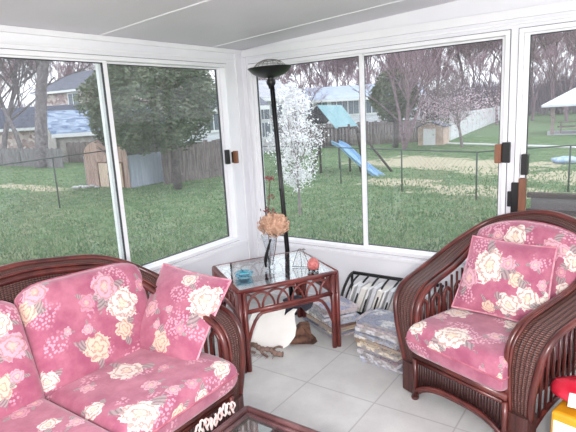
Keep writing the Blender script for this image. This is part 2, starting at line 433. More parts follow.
# ================================================================== setting
def floor_mat():
    mt, t, b, out = newmat('floor_tile')
    tc = t.node('ShaderNodeTexCoord').outputs['Object']
    sp = t.node('ShaderNodeSeparateXYZ'); t.l.new(tc, sp.inputs[0])
    def line(s, off, per):
        fr = t.math('FRACT', t.math('DIVIDE', t.math('SUBTRACT', s, off), per))
        d = t.math('MULTIPLY', t.math('MINIMUM', fr, t.math('SUBTRACT', 1, fr)), per)
        return t.step(d, .006, .002)
    g = t.math('MAXIMUM', line(sp.outputs[0], -1.574, .446), line(sp.outputs[1], 2.30, .44))
    n = t.noise(tc, 5, 5, .6)
    c = t.mix(t.step(n, .3, .7), srgb(203, 202, 200), srgb(190, 188, 187))
    c = t.mix(t.math('MULTIPLY', t.step(t.noise(tc, 90, 2), .55, .75), .25), c, srgb(170, 168, 168))
    c = t.mix(t.math('MULTIPLY', g, .7), c, srgb(158, 154, 152))
    t.put(b.inputs['Base Color'], c); b.inputs['Roughness'].default_value = .38; b.inputs['Specular IOR Level'].default_value = .4
    return mt
MB().box((XW-.1, -2.2, -.12), (2.6, YW+.1, 0)).build('floor', floor_mat()); tag(bpy.data.objects['floor'], kind='structure')
# ceiling: sloping panels with bright joint strips
cl = MB(); vs = []
for x in (XW-.12, 2.6):
    for y in (-2.2, YW+.12):
        for dz in (0, .12): vs.append((x, y, ceilz(x)+dz))
cl.add(vs, [(0, 1, 3, 2), (4, 6, 7, 5), (0, 4, 5, 1), (2, 3, 7, 6), (0, 2, 6, 4), (1, 5, 7, 3)], False)
ceiling = cl.build('ceiling', M['ceil']); tag(ceiling, kind='structure')
def on_ceiling(px, py):
    d = ray(px, py); k = (2.146-XW*.0555-HC)/(d.z-.0555*d.x); return V((0, 0, HC))+d*k
seams = [on_ceiling(100, 35).y, on_ceiling(220, 45).y]
seams = [seams[1], seams[0], 2*seams[0]-seams[1], 3*seams[0]-2*seams[1], 4*seams[0]-3*seams[1]]
for ys in seams:
    b = MB(); x0, x1 = XW+.01, 2.5
    b.prism([(x0, ys-.006, ceilz(x0)+.002), (x0, ys+.006, ceilz(x0)+.002), (x0, ys+.006, ceilz(x0)-.004), (x0, ys-.006, ceilz(x0)-.004)], (x1-x0, 0, (x1-x0)*.0555))
    b.build('joint_strip', M['white'], ceiling)

# walls: low panels, corner posts and headers around the window openings
W1 = dict(a0=.93, a1=3.245, z0=.535, z1=2.025)       # opening in the left wall (along y)
W2 = dict(a0=-2.79, a1=-.718, z0=.505, z1=2.025)     # openings in the back wall (along x)
W3 = dict(a0=-.668, a1=1.45, z0=.505, z1=2.025)
b = MB(); t_ = .10
b.box((XW-t_, -2.2, 0), (XW, YW+t_, W1['z0'])); b.box((XW-t_, -2.2, W1['z1']), (XW, YW+t_, 2.146))
b.box((XW-t_, W1['a1'], W1['z0']), (XW, YW+t_, W1['z1'])); b.box((XW-t_, .80, W1['z0']), (XW, W1['a0'], W1['z1']))
b.box((XW-t_, -1.5, W1['z0']), (XW, -1.4, W1['z1']))
tag(b.build('wall_left', M['white2']), kind='structure')
b = MB()
b.box((XW, YW, 0), (2.6, YW+t_, W2['z0']))
b.prism([(XW, YW, W2['z1']), (XW, YW, ceilz(XW)), (2.6, YW, ceilz(2.6)), (2.6, YW, W2['z1'])], (0, t_, 0))
b.box((XW, YW, W2['z0']), (W2['a0'], YW+t_, W2['z1'])); b.box((W2['a1'], YW, W2['z0']), (W3['a0'], YW+t_, W2['z1'])); b.box((W3['a1'], YW, W3['z0']), (1.6, YW+t_, W3['z1']))
b.box((2.45, YW, W3['z0']), (2.6, YW+t_, W3['z1']))
tag(b.build('wall_back', M['white2']), kind='structure')
tag(MB().box((XW, -2.2, 0), (XW+.012, YW, .07)).build('baseboard_left', M['white']), kind='structure')
tag(MB().box((XW+.012, YW-.012, 0), (2.6, YW, .07)).build('baseboard_back', M['white']), kind='structure')
# header and corner profiles of the extruded frame
n_tr = [0]
def trim(lo, hi):
    n_tr[0] += 1; tag(MB().box(lo, hi).build('trim_%d' % n_tr[0], M['white'], bevel=.003), kind='structure')
trim((XW, -2.2, 2.112), (XW+.022, YW, 2.146)); trim((XW, -2.2, 2.052), (XW+.010, YW-.10, 2.066))
trim((XW+.022, YW-.022, 2.085), (2.6, YW, 2.14)); trim((XW+.09, YW-.012, 2.050), (2.6, YW, 2.066))
trim((XW, YW-.095, .07), (XW+.014, YW-.08, 2.112)); trim((XW+.045, YW-.014, .07), (XW+.055, YW, 2.085))
trim((XW, .9, .49), (XW+.018, YW-.095, .515)); trim((XW+.06, YW-.018, .462), (2.6, YW, .485))

def window(name, wall, d, mull, movable=1):
    """sliding window: outer frame, two sashes with a pane each; wall 'L' runs along y, 'B' along x"""
    r = empty(name, (XW, (d['a0']+d['a1'])/2, d['z0']) if wall == 'L' else ((d['a0']+d['a1'])/2, YW, d['z0']), kind='structure')
    ox, oy, oz = r.location
    def bx(mb, a0, a1, z0, z1, dep0, dep1):      # dep: distance into the room
        if wall == 'L': mb.box((XW+dep0-ox, a0-oy, z0-oz), (XW+dep1-ox, a1-oy, z1-oz))
        else: mb.box((a0-ox, YW-dep1-oy, z0-oz), (a1-ox, YW-dep0-oy, z1-oz))
    a0, a1, z0, z1 = d['a0'], d['a1'], d['z0'], d['z1']; f = .028
    fr = MB()
    for q in ((a0, a1, z0, z0+f), (a0, a1, z1-f, z1), (a0, a0+f, z0+f, z1-f), (a1-f, a1, z0+f, z1-f)): bx(fr, *q, -.09, .012)
    fr.build('window_frame', M['white'], r, bevel=.003)
    gz = MB(); g = .0035
    for q in ((a0-g, a1+g, z1, z1+g), (a0-g, a1+g, z0-g, z0), (a0-g, a0, z0, z1), (a1, a1+g, z0, z1)): bx(gz, *q, -.002, .004)
    gz.build('edge_seal', M['gasket'], r)
    for k, (s0, s1, dep) in enumerate(((a0+f, mull+.012, -.03), (mull-.034, a1-f, -.065))):
        sw = .030; sb = MB(); zz0, zz1 = z0+f, z1-f*.6; zz1 = z1-f
        st = .012
        for q in ((s0, s1, zz0, zz0+st), (s0, s1, zz1-st, zz1), (s0, s0+sw, zz0+st, zz1-st), (s1-sw, s1, zz0+st, zz1-st)): bx(sb, *q, dep-.014, dep+.014)
        so = sb.build('sash', M['white'], r, bevel=.002)
        ga = MB(); i0, i1, j0, j1 = s0+sw, s1-sw, zz0+st, zz1-st; e = .005
        for q in ((i0, i1, j0, j0+e), (i0, i1, j1-e, j1), (i0, i0+e, j0, j1), (i1-e, i1, j0, j1)): bx(ga, *q, dep-.008, dep+.009)
        ga.build('gasket', M['gasket'], so)
        pn = MB(); bx(pn, i0, i1, j0, j1, dep-.002, dep+.002); pn.build('pane', M['pane'], so)
    return r, bx
w1, bx1 = window('window_1', 'L', W1, 2.102)
w2, bx2 = window('window_2', 'B', W2, -1.745)
w3, bx3 = window('window_3', 'B', W3, .42)
def hw_part(bx, root, name, m, *q):
    mb = MB(); bx(mb, *q); return mb.build(name, M[m], root, bevel=.004)
hw_part(bx1, w1, 'latch_plate', 'black', 3.165, 3.20, 1.21, 1.33, -.02, .012)
hw_part(bx1, w1, 'latch_handle', 'woodhandle', 3.235, 3.265, 1.21, 1.315, .012, .05)
hw_part(bx1, w1, 'latch_bracket', 'black', 3.218, 3.29, 1.215, 1.31, .004, .014)
hw_part(bx2, w2, 'latch_handle', 'woodhandle', -.782, -.744, 1.215, 1.335, .0, .055)
hw_part(bx2, w2, 'latch_plate', 'black', -.744, -.695, 1.215, 1.345, .0, .03)
hw_part(bx3, w3, 'latch_plate', 'black', -.628, -.590, 1.14, 1.27, -.03, .03)
hw_part(bx3, w3, 'pull_plate', 'black', -.680, -.632, .87, 1.09, .0, .035)
hw_part(bx3, w3, 'pull_bracket', 'black', -.705, -.680, .93, 1.03, .0, .02)
hw_part(bx3, w3, 'pull_handle', 'woodhandle', -.632, -.592, .82, 1.12, .01, .06)

# ================================================================== seating
# roses: (u, v, radius, rotation, leaves, tint)
rnd = random.Random(5)
def scatter(w, d, n, seed):
    rr = random.Random(seed); out = []; tries = 0
    while len(out) < n and tries < 400:
        tries += 1; u, v = rr.uniform(-w/2, w/2), rr.uniform(-d/2, d/2); r = rr.choice((.05, .06, .065, .03, .035))
        if all((u-a[0])**2+(v-a[1])**2 > (r+a[2]+.02)**2 for a in out): out.append((u, v, r, rr.uniform(0, 6.28), 1, rr.choice('wwcpp')))
    return out
ROSES = {
 'sofa_back_r': [(-0.329, 0.168, 0.059, 1.5, 1, 'c'), (-0.271, 0.231, 0.06, 0.6, 1, 'p'), (0.133, 0.043, 0.091, 2.5, 1, 'w'), (0.056, 0.152, 0.072, 1.0, 1, 'p'), (0.108, -0.083, 0.051, 0.4, 1, 'c'), (-0.056, -0.119, 0.07, 2.5, 1, 'c'), (-0.083, -0.022, 0.027, 5.8, 1, 'p'), (-0.056, 0.101, 0.043, 5.0, 1, 'q'), (-0.314, -0.182, 0.049, 4.8, 1, 'w'), (-0.179, 0.0, 0.021, 1.4, 1, 'p'), (0.271, 0.119, 0.036, 3.4, 1, 'q')],
 'sofa_back_l': [(0.238, 0.043, 0.066, 1.7, 1, 'p'), (0.219, 0.152, 0.052, 1.1, 1, 'w'), (0.156, -0.101, 0.05, 0.7, 1, 'c'), (0.219, -0.083, 0.033, 1.3, 1, 'p')],
 'sofa_seat_r': [(-0.029, 0.055, 0.079, 5.8, 1, 'w'), (-0.221, -0.279, 0.086, 5.2, 1, 'w'), (-0.301, -0.081, 0.046, 5.1, 1, 'w'), (-0.221, 0.081, 0.035, 5.0, 1, 'p'), (-0.057, -0.153, 0.04, 1.2, 1, 'p'), (0.083, -0.081, 0.027, 1.9, 1, 'q'), (0.083, -0.383, 0.045, 3.9, 1, 'w'), (0.24, -0.305, 0.053, 4.6, 1, 'w'), (0.057, -0.292, 0.03, 5.4, 1, 'q'), (-0.029, -0.265, 0.034, 5.5, 1, 'p'), (-0.057, -0.383, 0.043, 0.5, 1, 'c')],
 'sofa_seat_l': [(0.273, -0.106, 0.035, 3.8, 1, 'p'), (0.18, 0.153, 0.041, 4.2, 1, 'q'), (0.257, 0.174, 0.033, 3.2, 1, 'q'), (0.201, -0.028, 0.04, 1.1, 1, 'w'), (0.201, 0.292, 0.029, 3.0, 1, 'p')],
 'sofa_pillow': [(0.169, 0.093, 0.09, 0.6, 1, 'w'), (0.02, 0.182, 0.047, 5.9, 1, 'w'), (-0.125, -0.02, 0.047, 5.4, 1, 'p'), (0.02, -0.169, 0.056, 3.4, 1, 'c'), (0.0, 0.0, 0.023, 1.9, 1, 'p'), (0.109, -0.076, 0.028, 5.7, 1, 'q'), (-0.039, -0.093, 0.023, 3.6, 1, 'p')],
 'chair_pillow': [(-0.079, 0.05, 0.097, 5.5, 1, 'w'), (0.079, 0.0, 0.041, 5.3, 1, 'c'), (0.146, -0.081, 0.063, 3.2, 1, 'w'), (0.06, -0.135, 0.058, 2.6, 1, 'w'), (0.255, -0.081, 0.057, 3.8, 1, 'w'), (-0.188, -0.034, 0.062, 2.7, 1, 'p'), (0.021, 0.081, 0.041, 1.0, 1, 'p'), (0.161, 0.096, 0.029, 1.9, 1, 'p'), (-0.041, -0.17, 0.036, 5.1, 1, 'c'), (0.212, 0.0, 0.028, 0.3, 1, 'p')],
 'chair_back': [(-0.057, 0.188, 0.068, 0.3, 1, 'w'), (0.158, 0.171, 0.058, 3.9, 1, 'p'), (0.221, 0.188, 0.04, 1.8, 1, 'p'), (0.274, 0.153, 0.056, 3.4, 1, 'w'), (0.257, -0.024, 0.051, 3.0, 1, 'w'), (-0.158, 0.188, 0.038, 2.2, 1, 'p'), (0.221, 0.071, 0.029, 6.3, 1, 'q')],
 'chair_seat': [(-0.026, -0.273, 0.09, 1.2, 1, 'w'), (0.122, 0.057, 0.069, 2.6, 1, 'w'), (0.122, -0.134, 0.044, 1.3, 1, 'p'), (-0.183, -0.029, 0.068, 4.0, 1, 'w'), (-0.218, -0.134, 0.043, 1.7, 1, 'p'), (-0.234, -0.301, 0.054, 2.2, 1, 'w'), (-0.099, -0.397, 0.046, 4.7, 1, 'w'), (0.201, -0.109, 0.043, 2.0, 1, 'p'), (0.3, -0.397, 0.045, 3.5, 1, 'c'), (0.183, -0.397, 0.026, 5.7, 1, 'q'), (0.274, -0.288, 0.03, 0.6, 1, 'q')],
}
# --- sofa (faces +x, far arm by the end table)
sofa = empty('sofa', (-1.60, 1.01, 0), pi/2, 'rattan loveseat with pink rose print cushions below the left window', 'sofa')
def sofa_cushions(root, hw):
    for sgn, k in ((1, 'r'), (-1, 'l')):
        cx = sgn*(hw-.03)/2; w = hw-.035
        cushion('seat_cushion', w, .64, .18, floral('floral_seat_'+k, ROSES['sofa_seat_'+k], sgn*.4), root, basis((cx, .270, .365), (1, 0, 0), (0, 1, 0)), p=12, q=3.5)
        cushion('back_cushion', w-.005, .50, .18, floral('floral_back_'+k, ROSES['sofa_back_'+k], sgn*.9), root, basis((cx-.005*sgn, .595, .64), (1, 0, -.06 if sgn > 0 else 0), (0, .30, 1)), p=8, q=2.8, arch=.05)
rattan_seat(sofa, 1.50, .82, sofa_cushions)
# --- armchair
CHA = radians(-20.5)
chair = empty('armchair', (-.695, 2.36, 0), CHA, 'rattan armchair with pink rose print cushions below the right windows', 'armchair')
def chair_cushions(root, hw):
    cushion('seat_cushion', 2*(hw-.035), .66, .19, floral('floral_chair_seat', ROSES['chair_seat'], 1.7), root, basis((0, .27, .375), (1, 0, 0), (0, 1, 0)), p=12, q=3.5)
    cushion('back_cushion', 2*(hw-.05)+.12, .56, .17, floral('floral_chair_back', ROSES['chair_back'], 2.3), root, basis((0, .60, .665), (1, 0, 0), (0, .25, 1)), p=7, q=2.6, arch=.09,
            dimples=((-.1, .1, .05, .03), (.12, .1, .05, .03)))
rattan_seat(chair, .75, .80, chair_cushions)
# --- throw pillows
tag(cushion('throw_pillow', .48, .48, .15, floral('floral_sofa_pillow', ROSES['sofa_pillow'], 3.1), None, basis((-1.935, 1.665, .61), (1, .05, -.07), (-.06, .62, .75)), p=2.6, q=1.5, pinch=.05),
    'square pink rose print throw pillow leaning on the sofa arm', 'pillow')
tag(cushion('throw_pillow', .50, .42, .13, floral('floral_chair_pillow', ROSES['chair_pillow'], 4.3), None, Matrix.Translation((-.695, 2.36, 0)) @ Matrix.Rotation(CHA, 4, 'Z') @ basis((-.015, .415, .665), (.95, .22, -.02), (-.22, .40, .9)), p=2.6, q=1.5, pinch=.05, taper=.12),
    'square pink rose print throw pillow on the armchair seat', 'pillow')

# ================================================================== end table
TB, TC, TA = V((-1.985, 2.205, 0)), V((-1.640, 2.815, 0)), V((-2.495, 2.530, 0))
TD = TA+TC-TB; TH = .55
et = empty('end_table', tuple((TB+TD)/2), 0, 'glass topped rattan end table with arched sides in the corner', 'side table')
ec = (TB+TD)/2; RT = M['tablerattan']
cs = [TB-ec, TC-ec, TD-ec, TA-ec]
top = MB(); ring = []
for i in range(4): top.tube([cs[i]+V((0, 0, TH-.016)), cs[(i+1) % 4]+V((0, 0, TH-.016))], .017, 8)
top.build('top_frame', RT, et)
MB().prism([c*.975+V((0, 0, TH-.010)) for c in cs], (0, 0, .008)).build('glass_top', M['tableglass'], et)
for i, c in enumerate(cs):
    e1 = (cs[(i+1) % 4]-c).normalized(); e2 = (cs[(i-1) % 4]-c).normalized()
    lg = MB()
    for off in (V((0, 0, 0)), e1*.034, e2*.034): lg.tube([c+off+V((0, 0, 0)), c+off+V((0, 0, TH-.02))], .017, 8)
    lg.build('leg', RT, et)
for i in range(4):
    a, bb = cs[i], cs[(i+1) % 4]; e = (bb-a); L = e.length; e = e.normalized()
    z1 = TH-.035; z0 = TH-.155
    MB().tube([a+V((0, 0, z0)), bb+V((0, 0, z0))], .015, 8).build('lower_rail', RT, et)
    n = 6; step = (L-.08)/n; fr = MB()
    for k in range(n+1):                       # interlaced pointed arches
        c0 = a+e*(.04+step*(k-.5))
        pts = []
        for j in range(13):
            an = pi*j/12; s_ = .04+step*k-step*.9*cos(an)
            if s_ < .035 or s_ > L-.035: continue
            pts.append(a+e*s_+V((0, 0, z0+.008+(z1-z0-.012)*sin(an))))
        if len(pts) > 2: fr.tube(pts, .0075, 6)
    fr.build('arch_fretwork', RT, et)
    br = []
    for j in range(25):                        # big curved brace below
        u = j/24; x_ = .045+(L-.09)*u; k = abs(2*u-1)
        br.append(a+e*x_+V((0, 0, z0-.022-.17*max(0, (k-.62)/.38)**2.2)))
    MB().tube(br, .011, 7).build('curved_brace', RT, et)

# ================================================================== coffee table
ct = empty('coffee_table', (-.95, .90, 0), 0, 'low rattan coffee table with glass panels cut off by the bottom edge', 'coffee table')
CR = M['coffeerattan']; hx, hy, ch = .35, .54, .40
c4 = [V((-hx, hy, 0)), V((hx, hy, 0)), V((hx, -hy, 0)), V((-hx, -hy, 0))]
b = MB()
for i in range(4):
    for ins, rz in ((0, .017), (.034, .013)):
        f2 = lambda c: V((c.x-math.copysign(ins, c.x), c.y-math.copysign(ins, c.y), ch-.017))
        b.tube([f2(c4[i]), f2(c4[(i+1) % 4])], rz, 8)
b.build('top_frame', CR, ct)
b = MB(); b.box((-.02-.0, -hy+.03, ch-.034), (.0, hy-.03, ch-.006)); b.build('cross_bar', CR, ct, bevel=.006)
MB().box((-hx+.04, -hy+.04, ch-.014), (-.021, hy-.04, ch-.008)).build('glass_panel', M['tableglass'], ct)
MB().box((.001, -hy+.04, ch-.014), (hx-.04, hy-.04, ch-.008)).build('glass_panel', M['tableglass'], ct)
for c in c4:
    l = MB()
    for dx, dy in ((0, 0), (-.034, 0), (0, -.034)): l.tube([(c.x+math.copysign(abs(dx), -c.x)*(1 if dx else 0), c.y+math.copysign(abs(dy), -c.y)*(1 if dy else 0), 0), (c.x+math.copysign(abs(dx), -c.x)*(1 if dx else 0), c.y+math.copysign(abs(dy), -c.y)*(1 if dy else 0), ch-.03)], .016, 8)
    l.build('leg', CR, ct)
for i in range(4):
    a, bb = c4[i], c4[(i+1) % 4]; e = bb-a; L = e.length; e = e.normalized(); pts = []
    for j in range(21):
        u = j/20; k = abs(2*u-1); pts.append(a+e*(.05+(L-.1)*u)+V((0, 0, ch-.06-.2*max(0, (k-.6)/.4)**2)))
    MB().tube(pts, .012, 7).build('curved_brace', CR, ct)

# ================================================================== floor lamp
lp = empty('floor_lamp', (-2.305, 3.205, 0.004), 0, 'black torchiere floor lamp with bowl shade behind the end table', 'floor lamp')
lp.rotation_euler = (radians(1.1), radians(-1.6), 0)      # the pole stands slightly off plumb
MB().lathe([(0, 0), (.13, 0), (.135, .012), (.12, .022), (.03, .032), (.016, .05), (0, .05)], 32).build('base', M['black'], lp)
MB().lathe([(.0, .04), (.0135, .04), (.0135, 1.80), (0, 1.80)], 14).build('pole', M['black'], lp)
MB().lathe([(.0148, 1.0), (.0165, 1.005), (.0165, 1.02), (.0148, 1.025)], 14).build('pole_joint', M['black'], lp)
MB().tube([(.030, -.018, .04), (.030, -.018, 1.80)], .011, 8).build('cord_pole', M['black'], lp)
nk = [(0, 1.79), (.02, 1.79), (.024, 1.81), (.034, 1.825), (.036, 1.845), (.024, 1.865), (.03, 1.875), (0, 1.876)]
MB().lathe(nk, 20).build('neck', M['black'], lp)
bowl = [(.0, 1.868), (.05, 1.872), (.10, 1.886), (.137, 1.908), (.166, 1.942), (.168, 1.946), (.164, 1.946), (.13, 1.92), (.09, 1.90), (.04, 1.885), (0, 1.882)]
MB().lathe(bowl, 40).build('bowl_shade', M['black'], lp)
g = MB()
for k in range(9):
    a = pi*k/9; g.tube([(.125*cos(a)*cos(t), .125*sin(a)*cos(t), 1.93+.075*sin(t)) for t in [pi*i/14 for i in range(15)]], .0018, 4)
for z, r in ((.03, .118), (.055, .088), (.07, .045)): g.tube([(r*cos(2*pi*i/24), r*sin(2*pi*i/24), 1.93+z) for i in range(24)], .0018, 4, closed=True)
g.build('wire_guard', mat('grey_wire', srgb(170, 165, 160), .4, metal=.5), lp)
MB().tube([(-.06, 0, 1.90), (.06, 0, 1.90)], .006, 8).build('lamp_tube', mat('frosted_tube', srgb(230, 230, 228), .4), lp)

# ================================================================== things on the end table
gt = TH+.001
vp = at(271, 269, gt)
vz = empty('vase', tuple(vp), 0, 'slender clear and black glass vase holding dried hydrangea on the end table', 'vase')
MB().lathe([(0, 0), (.030, 0), (.032, .01), (.026, .03), (.024, .08), (.032, .15), (.052, .225), (.055, .245), (.051, .245), (.047, .225), (.028, .15), (.020, .08), (.021, .035), (0, .03)], 24).build('glass_body', M['vaseglass'], vz)
s = MB()
s.tube(spline([(-.034, -.01, .015), (-.024, -.026, .06), (-.004, -.03, .12), (.022, -.034, .18), (.040, -.034, .225)], 5), [.009]*5+[.013]*6+[.010]*5+[.007]*5, 8)
s.build('black_swirl', M['black'], vz)
hyd = empty('dried_hydrangea', tuple(vp+V((0, 0, .03))), 0, 'dried tan hydrangea head standing in the glass vase', 'dried flowers')
rr = random.Random(3); b = MB()
hc = V((.035, .015, .285))
for i in range(420):
    d = V((rr.gauss(0, 1), rr.gauss(0, 1), rr.gauss(0, 1))).normalized(); k = rr.uniform(.75, 1.08)
    c = hc+V((d.x*.108*k, d.y*.09*k, d.z*.078*k)); t1 = d.cross(V((rr.random(), rr.random(), rr.random()))).normalized(); t2 = d.cross(t1)
    w = rr.uniform(.009, .016); up_ = d*w*.5
    b.add([c-t1*w, c-t2*w+up_, c+t1*w, c+t2*w-up_, c+up_], [(0, 1, 4), (1, 2, 4), (2, 3, 4), (3, 0, 4)], False)
b.blob(hc, .08, 1, 8, .1, (1.15, .95, .8))
b.build('flower_head', mat('dried_petals', srgb(214, 176, 150), .8, srgb(180, 136, 112), 40), hyd)
MB().tube(spline([(0, 0, 0), (.004, -.003, .08), (0, -.005, .25)], 4), .0025, 6).build('stem', mat('dry_stem', srgb(110, 80, 60), .8), hyd)
# red twigs
tw = empty('dried_twig', tuple(vp+V((.01, .006, .03))), 0, 'tall thin twig with small red dried leaves rising beside the lamp', 'dried flowers')
tp = [(0, 0, 0), (.03, .01, .13), (.035, .02, .25), (-.02, .03, .35), (-.015, .03, .46), (.0, .035, .60)]
b = MB(); b.tube(spline(tp, 5), .003, 5); b.tube(spline([(.034, .015, .2), (.07, .01, .25), (.10, .0, .27)], 4), .0015, 5)
b.tube(spline([(-.02, .03, .35), (-.06, .02, .37)], 4), .0015, 5); b.build('stem', mat('twig_bark', srgb(96, 70, 60), .8), tw)
b = MB()
for cpt, n, sp_ in ((V((-.025, .025, .37)), 22, .03), (V((.085, .0, .27)), 24, .028), (V((-.01, .03, .47)), 8, .02), (V((0, .035, .60)), 12, .02), (V((.06, .01, .25)), 10, .02)):
    for i in range(n):
        c = cpt+V((rr.gauss(0, sp_), rr.gauss(0, sp_*.4), rr.gauss(0, sp_*.45))); t1 = V((rr.uniform(-1, 1), rr.uniform(-1, 1), rr.uniform(-1, 1))).normalized(); t2 = t1.cross(V((.3, .9, .2))).normalized(); w = rr.uniform(.008, .015)
        b.add([c-t1*w*1.4, c-t2*w*.6, c+t1*w*1.4, c+t2*w*.6], [(0, 1, 2, 3)], False)
b.build('leaves', mat('red_dry_leaves', srgb(158, 84, 92), .8, srgb(120, 60, 64), 30), tw)
# blue glass ashtray
ap = at(244, 277, gt)
ash = empty('ashtray', tuple(ap), 0, 'round blue cut glass ashtray on the end table', 'ashtray')
b = MB(); n = 24; prof = [(.0, 0), (.050, 0), (.058, .015), (.062, .032), (.054, .036), (.046, .025), (.035, .014), (0, .012)]
b.lathe([(r, z) for r, z in prof], n); o = b.build('dish', M['blueglass'], ash)
b = MB()
for k in range(3):
    a = 2*pi*k/3+.4; b.tube([(.036*cos(a), .036*sin(a), .033), (.066*cos(a), .066*sin(a), .036)], .006, 8)
b.build('cigarette_rest', M['blueglass'], ash)
MB().lathe([(0, 0.0165), (.03, .0165), (.034, .022), (.03, .026), (0, .027)], 20).build('glass_base', mat('teal_glaze', srgb(70, 180, 200), .15), ash)
# wire easel
wp = at(300, 266, gt)
wh = empty('wire_stand', tuple(wp), radians(20), 'small bent wire display stand between the vase and the pink candle', 'stand')
for k, (x0, x1, y1) in enumerate(((-.045, -.01, .05), (-.02, .005, .05), (.02, .0, .05), (.05, .015, .05), (.075, .02, .06))):
    MB().tube(spline([(x0, -.03, .003), (x0*.6+x1*.3, -.01, .06), (x1, y1*.4, .115), (x1+.01, y1, .105)], 4), .0022, 5).build('wire', mat('pale_wire' if k else 'dark_wire', srgb(176, 172, 168) if k % 2 else srgb(96, 90, 92), .4, metal=.3), wh)
MB().tube([(-.05, -.03, .004), (.08, -.03, .004)], .0025, 5).build('base_wire', M['gasket'], wh)
# pink domed candle on short feet
cp = at(313.5, 270.5, gt)
cd = empty('candle_holder', tuple(cp), 0, 'pink dome shaped candle on little feet at the table edge', 'candle')
b = MB()
for k in range(18):
    a0 = 2*pi*k/18
b.lathe([(0, .012), (.03, .012), (.040, .022), (.042, .045), (.036, .066), (.024, .082), (.010, .090), (0, .091)], 26)
b.build('dome', mat('pink_beads', srgb(212, 132, 126), .55, srgb(190, 100, 98), 60, bump=.9, bscale=110), cd)
for k in range(4):
    a = pi/4+k*pi/2; MB().lathe([(0, 0), (.007, 0), (.010, .013), (0, .014)], 10, (.027*cos(a), .027*sin(a), 0)).build('foot', M['black'], cd)

# ================================================================== under the end table
pp = V((-2.01, 2.58, 0))
orn = empty('carved_ornament', tuple(pp), radians(22), 'large white rounded cut-out with pointed tips propped under the end table', 'ornament')
outl = [(-.17, .06), (-.185, .12), (-.18, .19), (-.15, .245), (-.10, .28), (-.04, .295), (.02, .305), (.05, .315), (.066, .30), (.06, .27), (.052, .238), (.058, .225), (.085, .25), (.12, .272), (.135, .272), (.12, .25), (.122, .21),
        (.13, .16), (.12, .11), (.08, .06), (.03, .03), (-.05, .02), (-.12, .03)]
b = MB(); b.prism([(x, .03*(z/.3), z) for x, z in [(p[0]*1.06, (p[1]-.345)*1.14+.352) for p in outl]], (0, .022, 0)); b.build('white_body', mat('white_paint', srgb(246, 244, 240), .5, srgb(238, 236, 230), 5), orn, bevel=.006)
dk = [(.04, .22), (.05, .33), (.12, .36), (.22, .36), (.27, .33), (.25, .28), (.21, .25), (.17, .285), (.14, .235), (.10, .25)]
b = MB(); b.prism([(x, .068, z) for x, z in dk], (0, .018, 0)); b.build('dark_tip', mat('dark_navy_paint', srgb(44, 44, 58), .5), orn)
dw = empty('driftwood', tuple(pp+V((-.03, -.09, 0))), radians(14), 'gnarled grey brown driftwood branch lying in front of the white ornament', 'driftwood')
b = MB(); pts = [(-.20, .0, .05), (-.14, -.01, .035), (-.08, .0, .045), (-.02, -.02, .032), (.05, -.01, .03), (.09, -.035, .02), (.145, -.03, .018)]
b.tube(spline(pts, 5), [.012+.009*abs(sin(i*1.3)) for i in range(31)], 8)
b.tube(spline([(-.02, -.02, .03), (.0, -.05, .02), (.05, -.075, .012)], 5), .009, 7); b.tube(spline([(-.14, -.01, .03), (-.10, -.04, .02), (-.05, -.05, .014)], 4), .008, 7)
b.tube(spline([(.05, -.01, .03), (.10, .005, .05), (.13, .01, .045)], 4), .008, 7)
dwm = mat('driftwood_grey', srgb(150, 124, 112), .8, srgb(104, 80, 70), 14, bump=.5, stretch=(3, 1, 3)); b.build('branch', dwm, dw)
b = MB()
for k in range(14):
    x = -.12+k*.016; b.tube([(x, -.045, .004), (x+rr.uniform(-.02, .02), -.075-rr.random()*.03, .003)], .0012, 4)
b.build('root_hairs', dwm, dw)
bk = empty('bark_chunk', (-1.885, 2.72, 0), radians(35), 'brown broken bark chunk beside the white ornament', 'bark')
b = MB(); b.prism([(-.09, .0, 0), (.08, -.02, 0), (.11, .02, .0), (.07, .03, .04), (.06, .02, .13), (-.0, .03, .12), (-.06, .03, .06)], (-.01, .05, .01)); b.blob((-.02, .0, .03), .045, 4, 7, .3, (1.8, .8, .6))
b.build('bark', mat('brown_bark', srgb(120, 86, 70), .9, srgb(74, 52, 44), 18, bump=.8), bk)

# magazines
magcols = [srgb(232, 228, 224), srgb(206, 204, 208), srgb(226, 212, 190), srgb(170, 178, 196), srgb(200, 186, 188), srgb(178, 154, 130), srgb(206, 206, 214), srgb(128, 130, 146)]
def mag_mat(i):
    base = magcols[i % 8]
    mt, t, b, out = newmat('printed_cover_%d' % i)
    tc = t.node('ShaderNodeTexCoord').outputs['Object']
    n1 = t.noise(tc, 9, 2, .5); n2 = t.noise(tc, 75, 4, .7)
    c = t.mix(t.math('MULTIPLY', t.step(n1, .50, .60), .6), base, [srgb(120, 136, 176), srgb(176, 136, 140), srgb(96, 100, 116), srgb(224, 220, 214)][i % 4])
    c = t.mix(t.math('MULTIPLY', t.step(n2, .52, .60), .75), c, srgb(70, 76, 104))
    gm = t.node('ShaderNodeNewGeometry'); sn = t.node('ShaderNodeSeparateXYZ'); t.l.new(gm.outputs['Normal'], sn.inputs[0])
    t.put(b.inputs['Base Color'], t.mix(t.step(t.math('ABSOLUTE', sn.outputs[2]), .5, .8), t.mix(t.step(t.noise(tc, 24, 3), .4, .6), base, srgb(150, 144, 142)), c)); b.inputs['Roughness'].default_value = .45
    return mt
MM = [mag_mat(i) for i in range(8)]
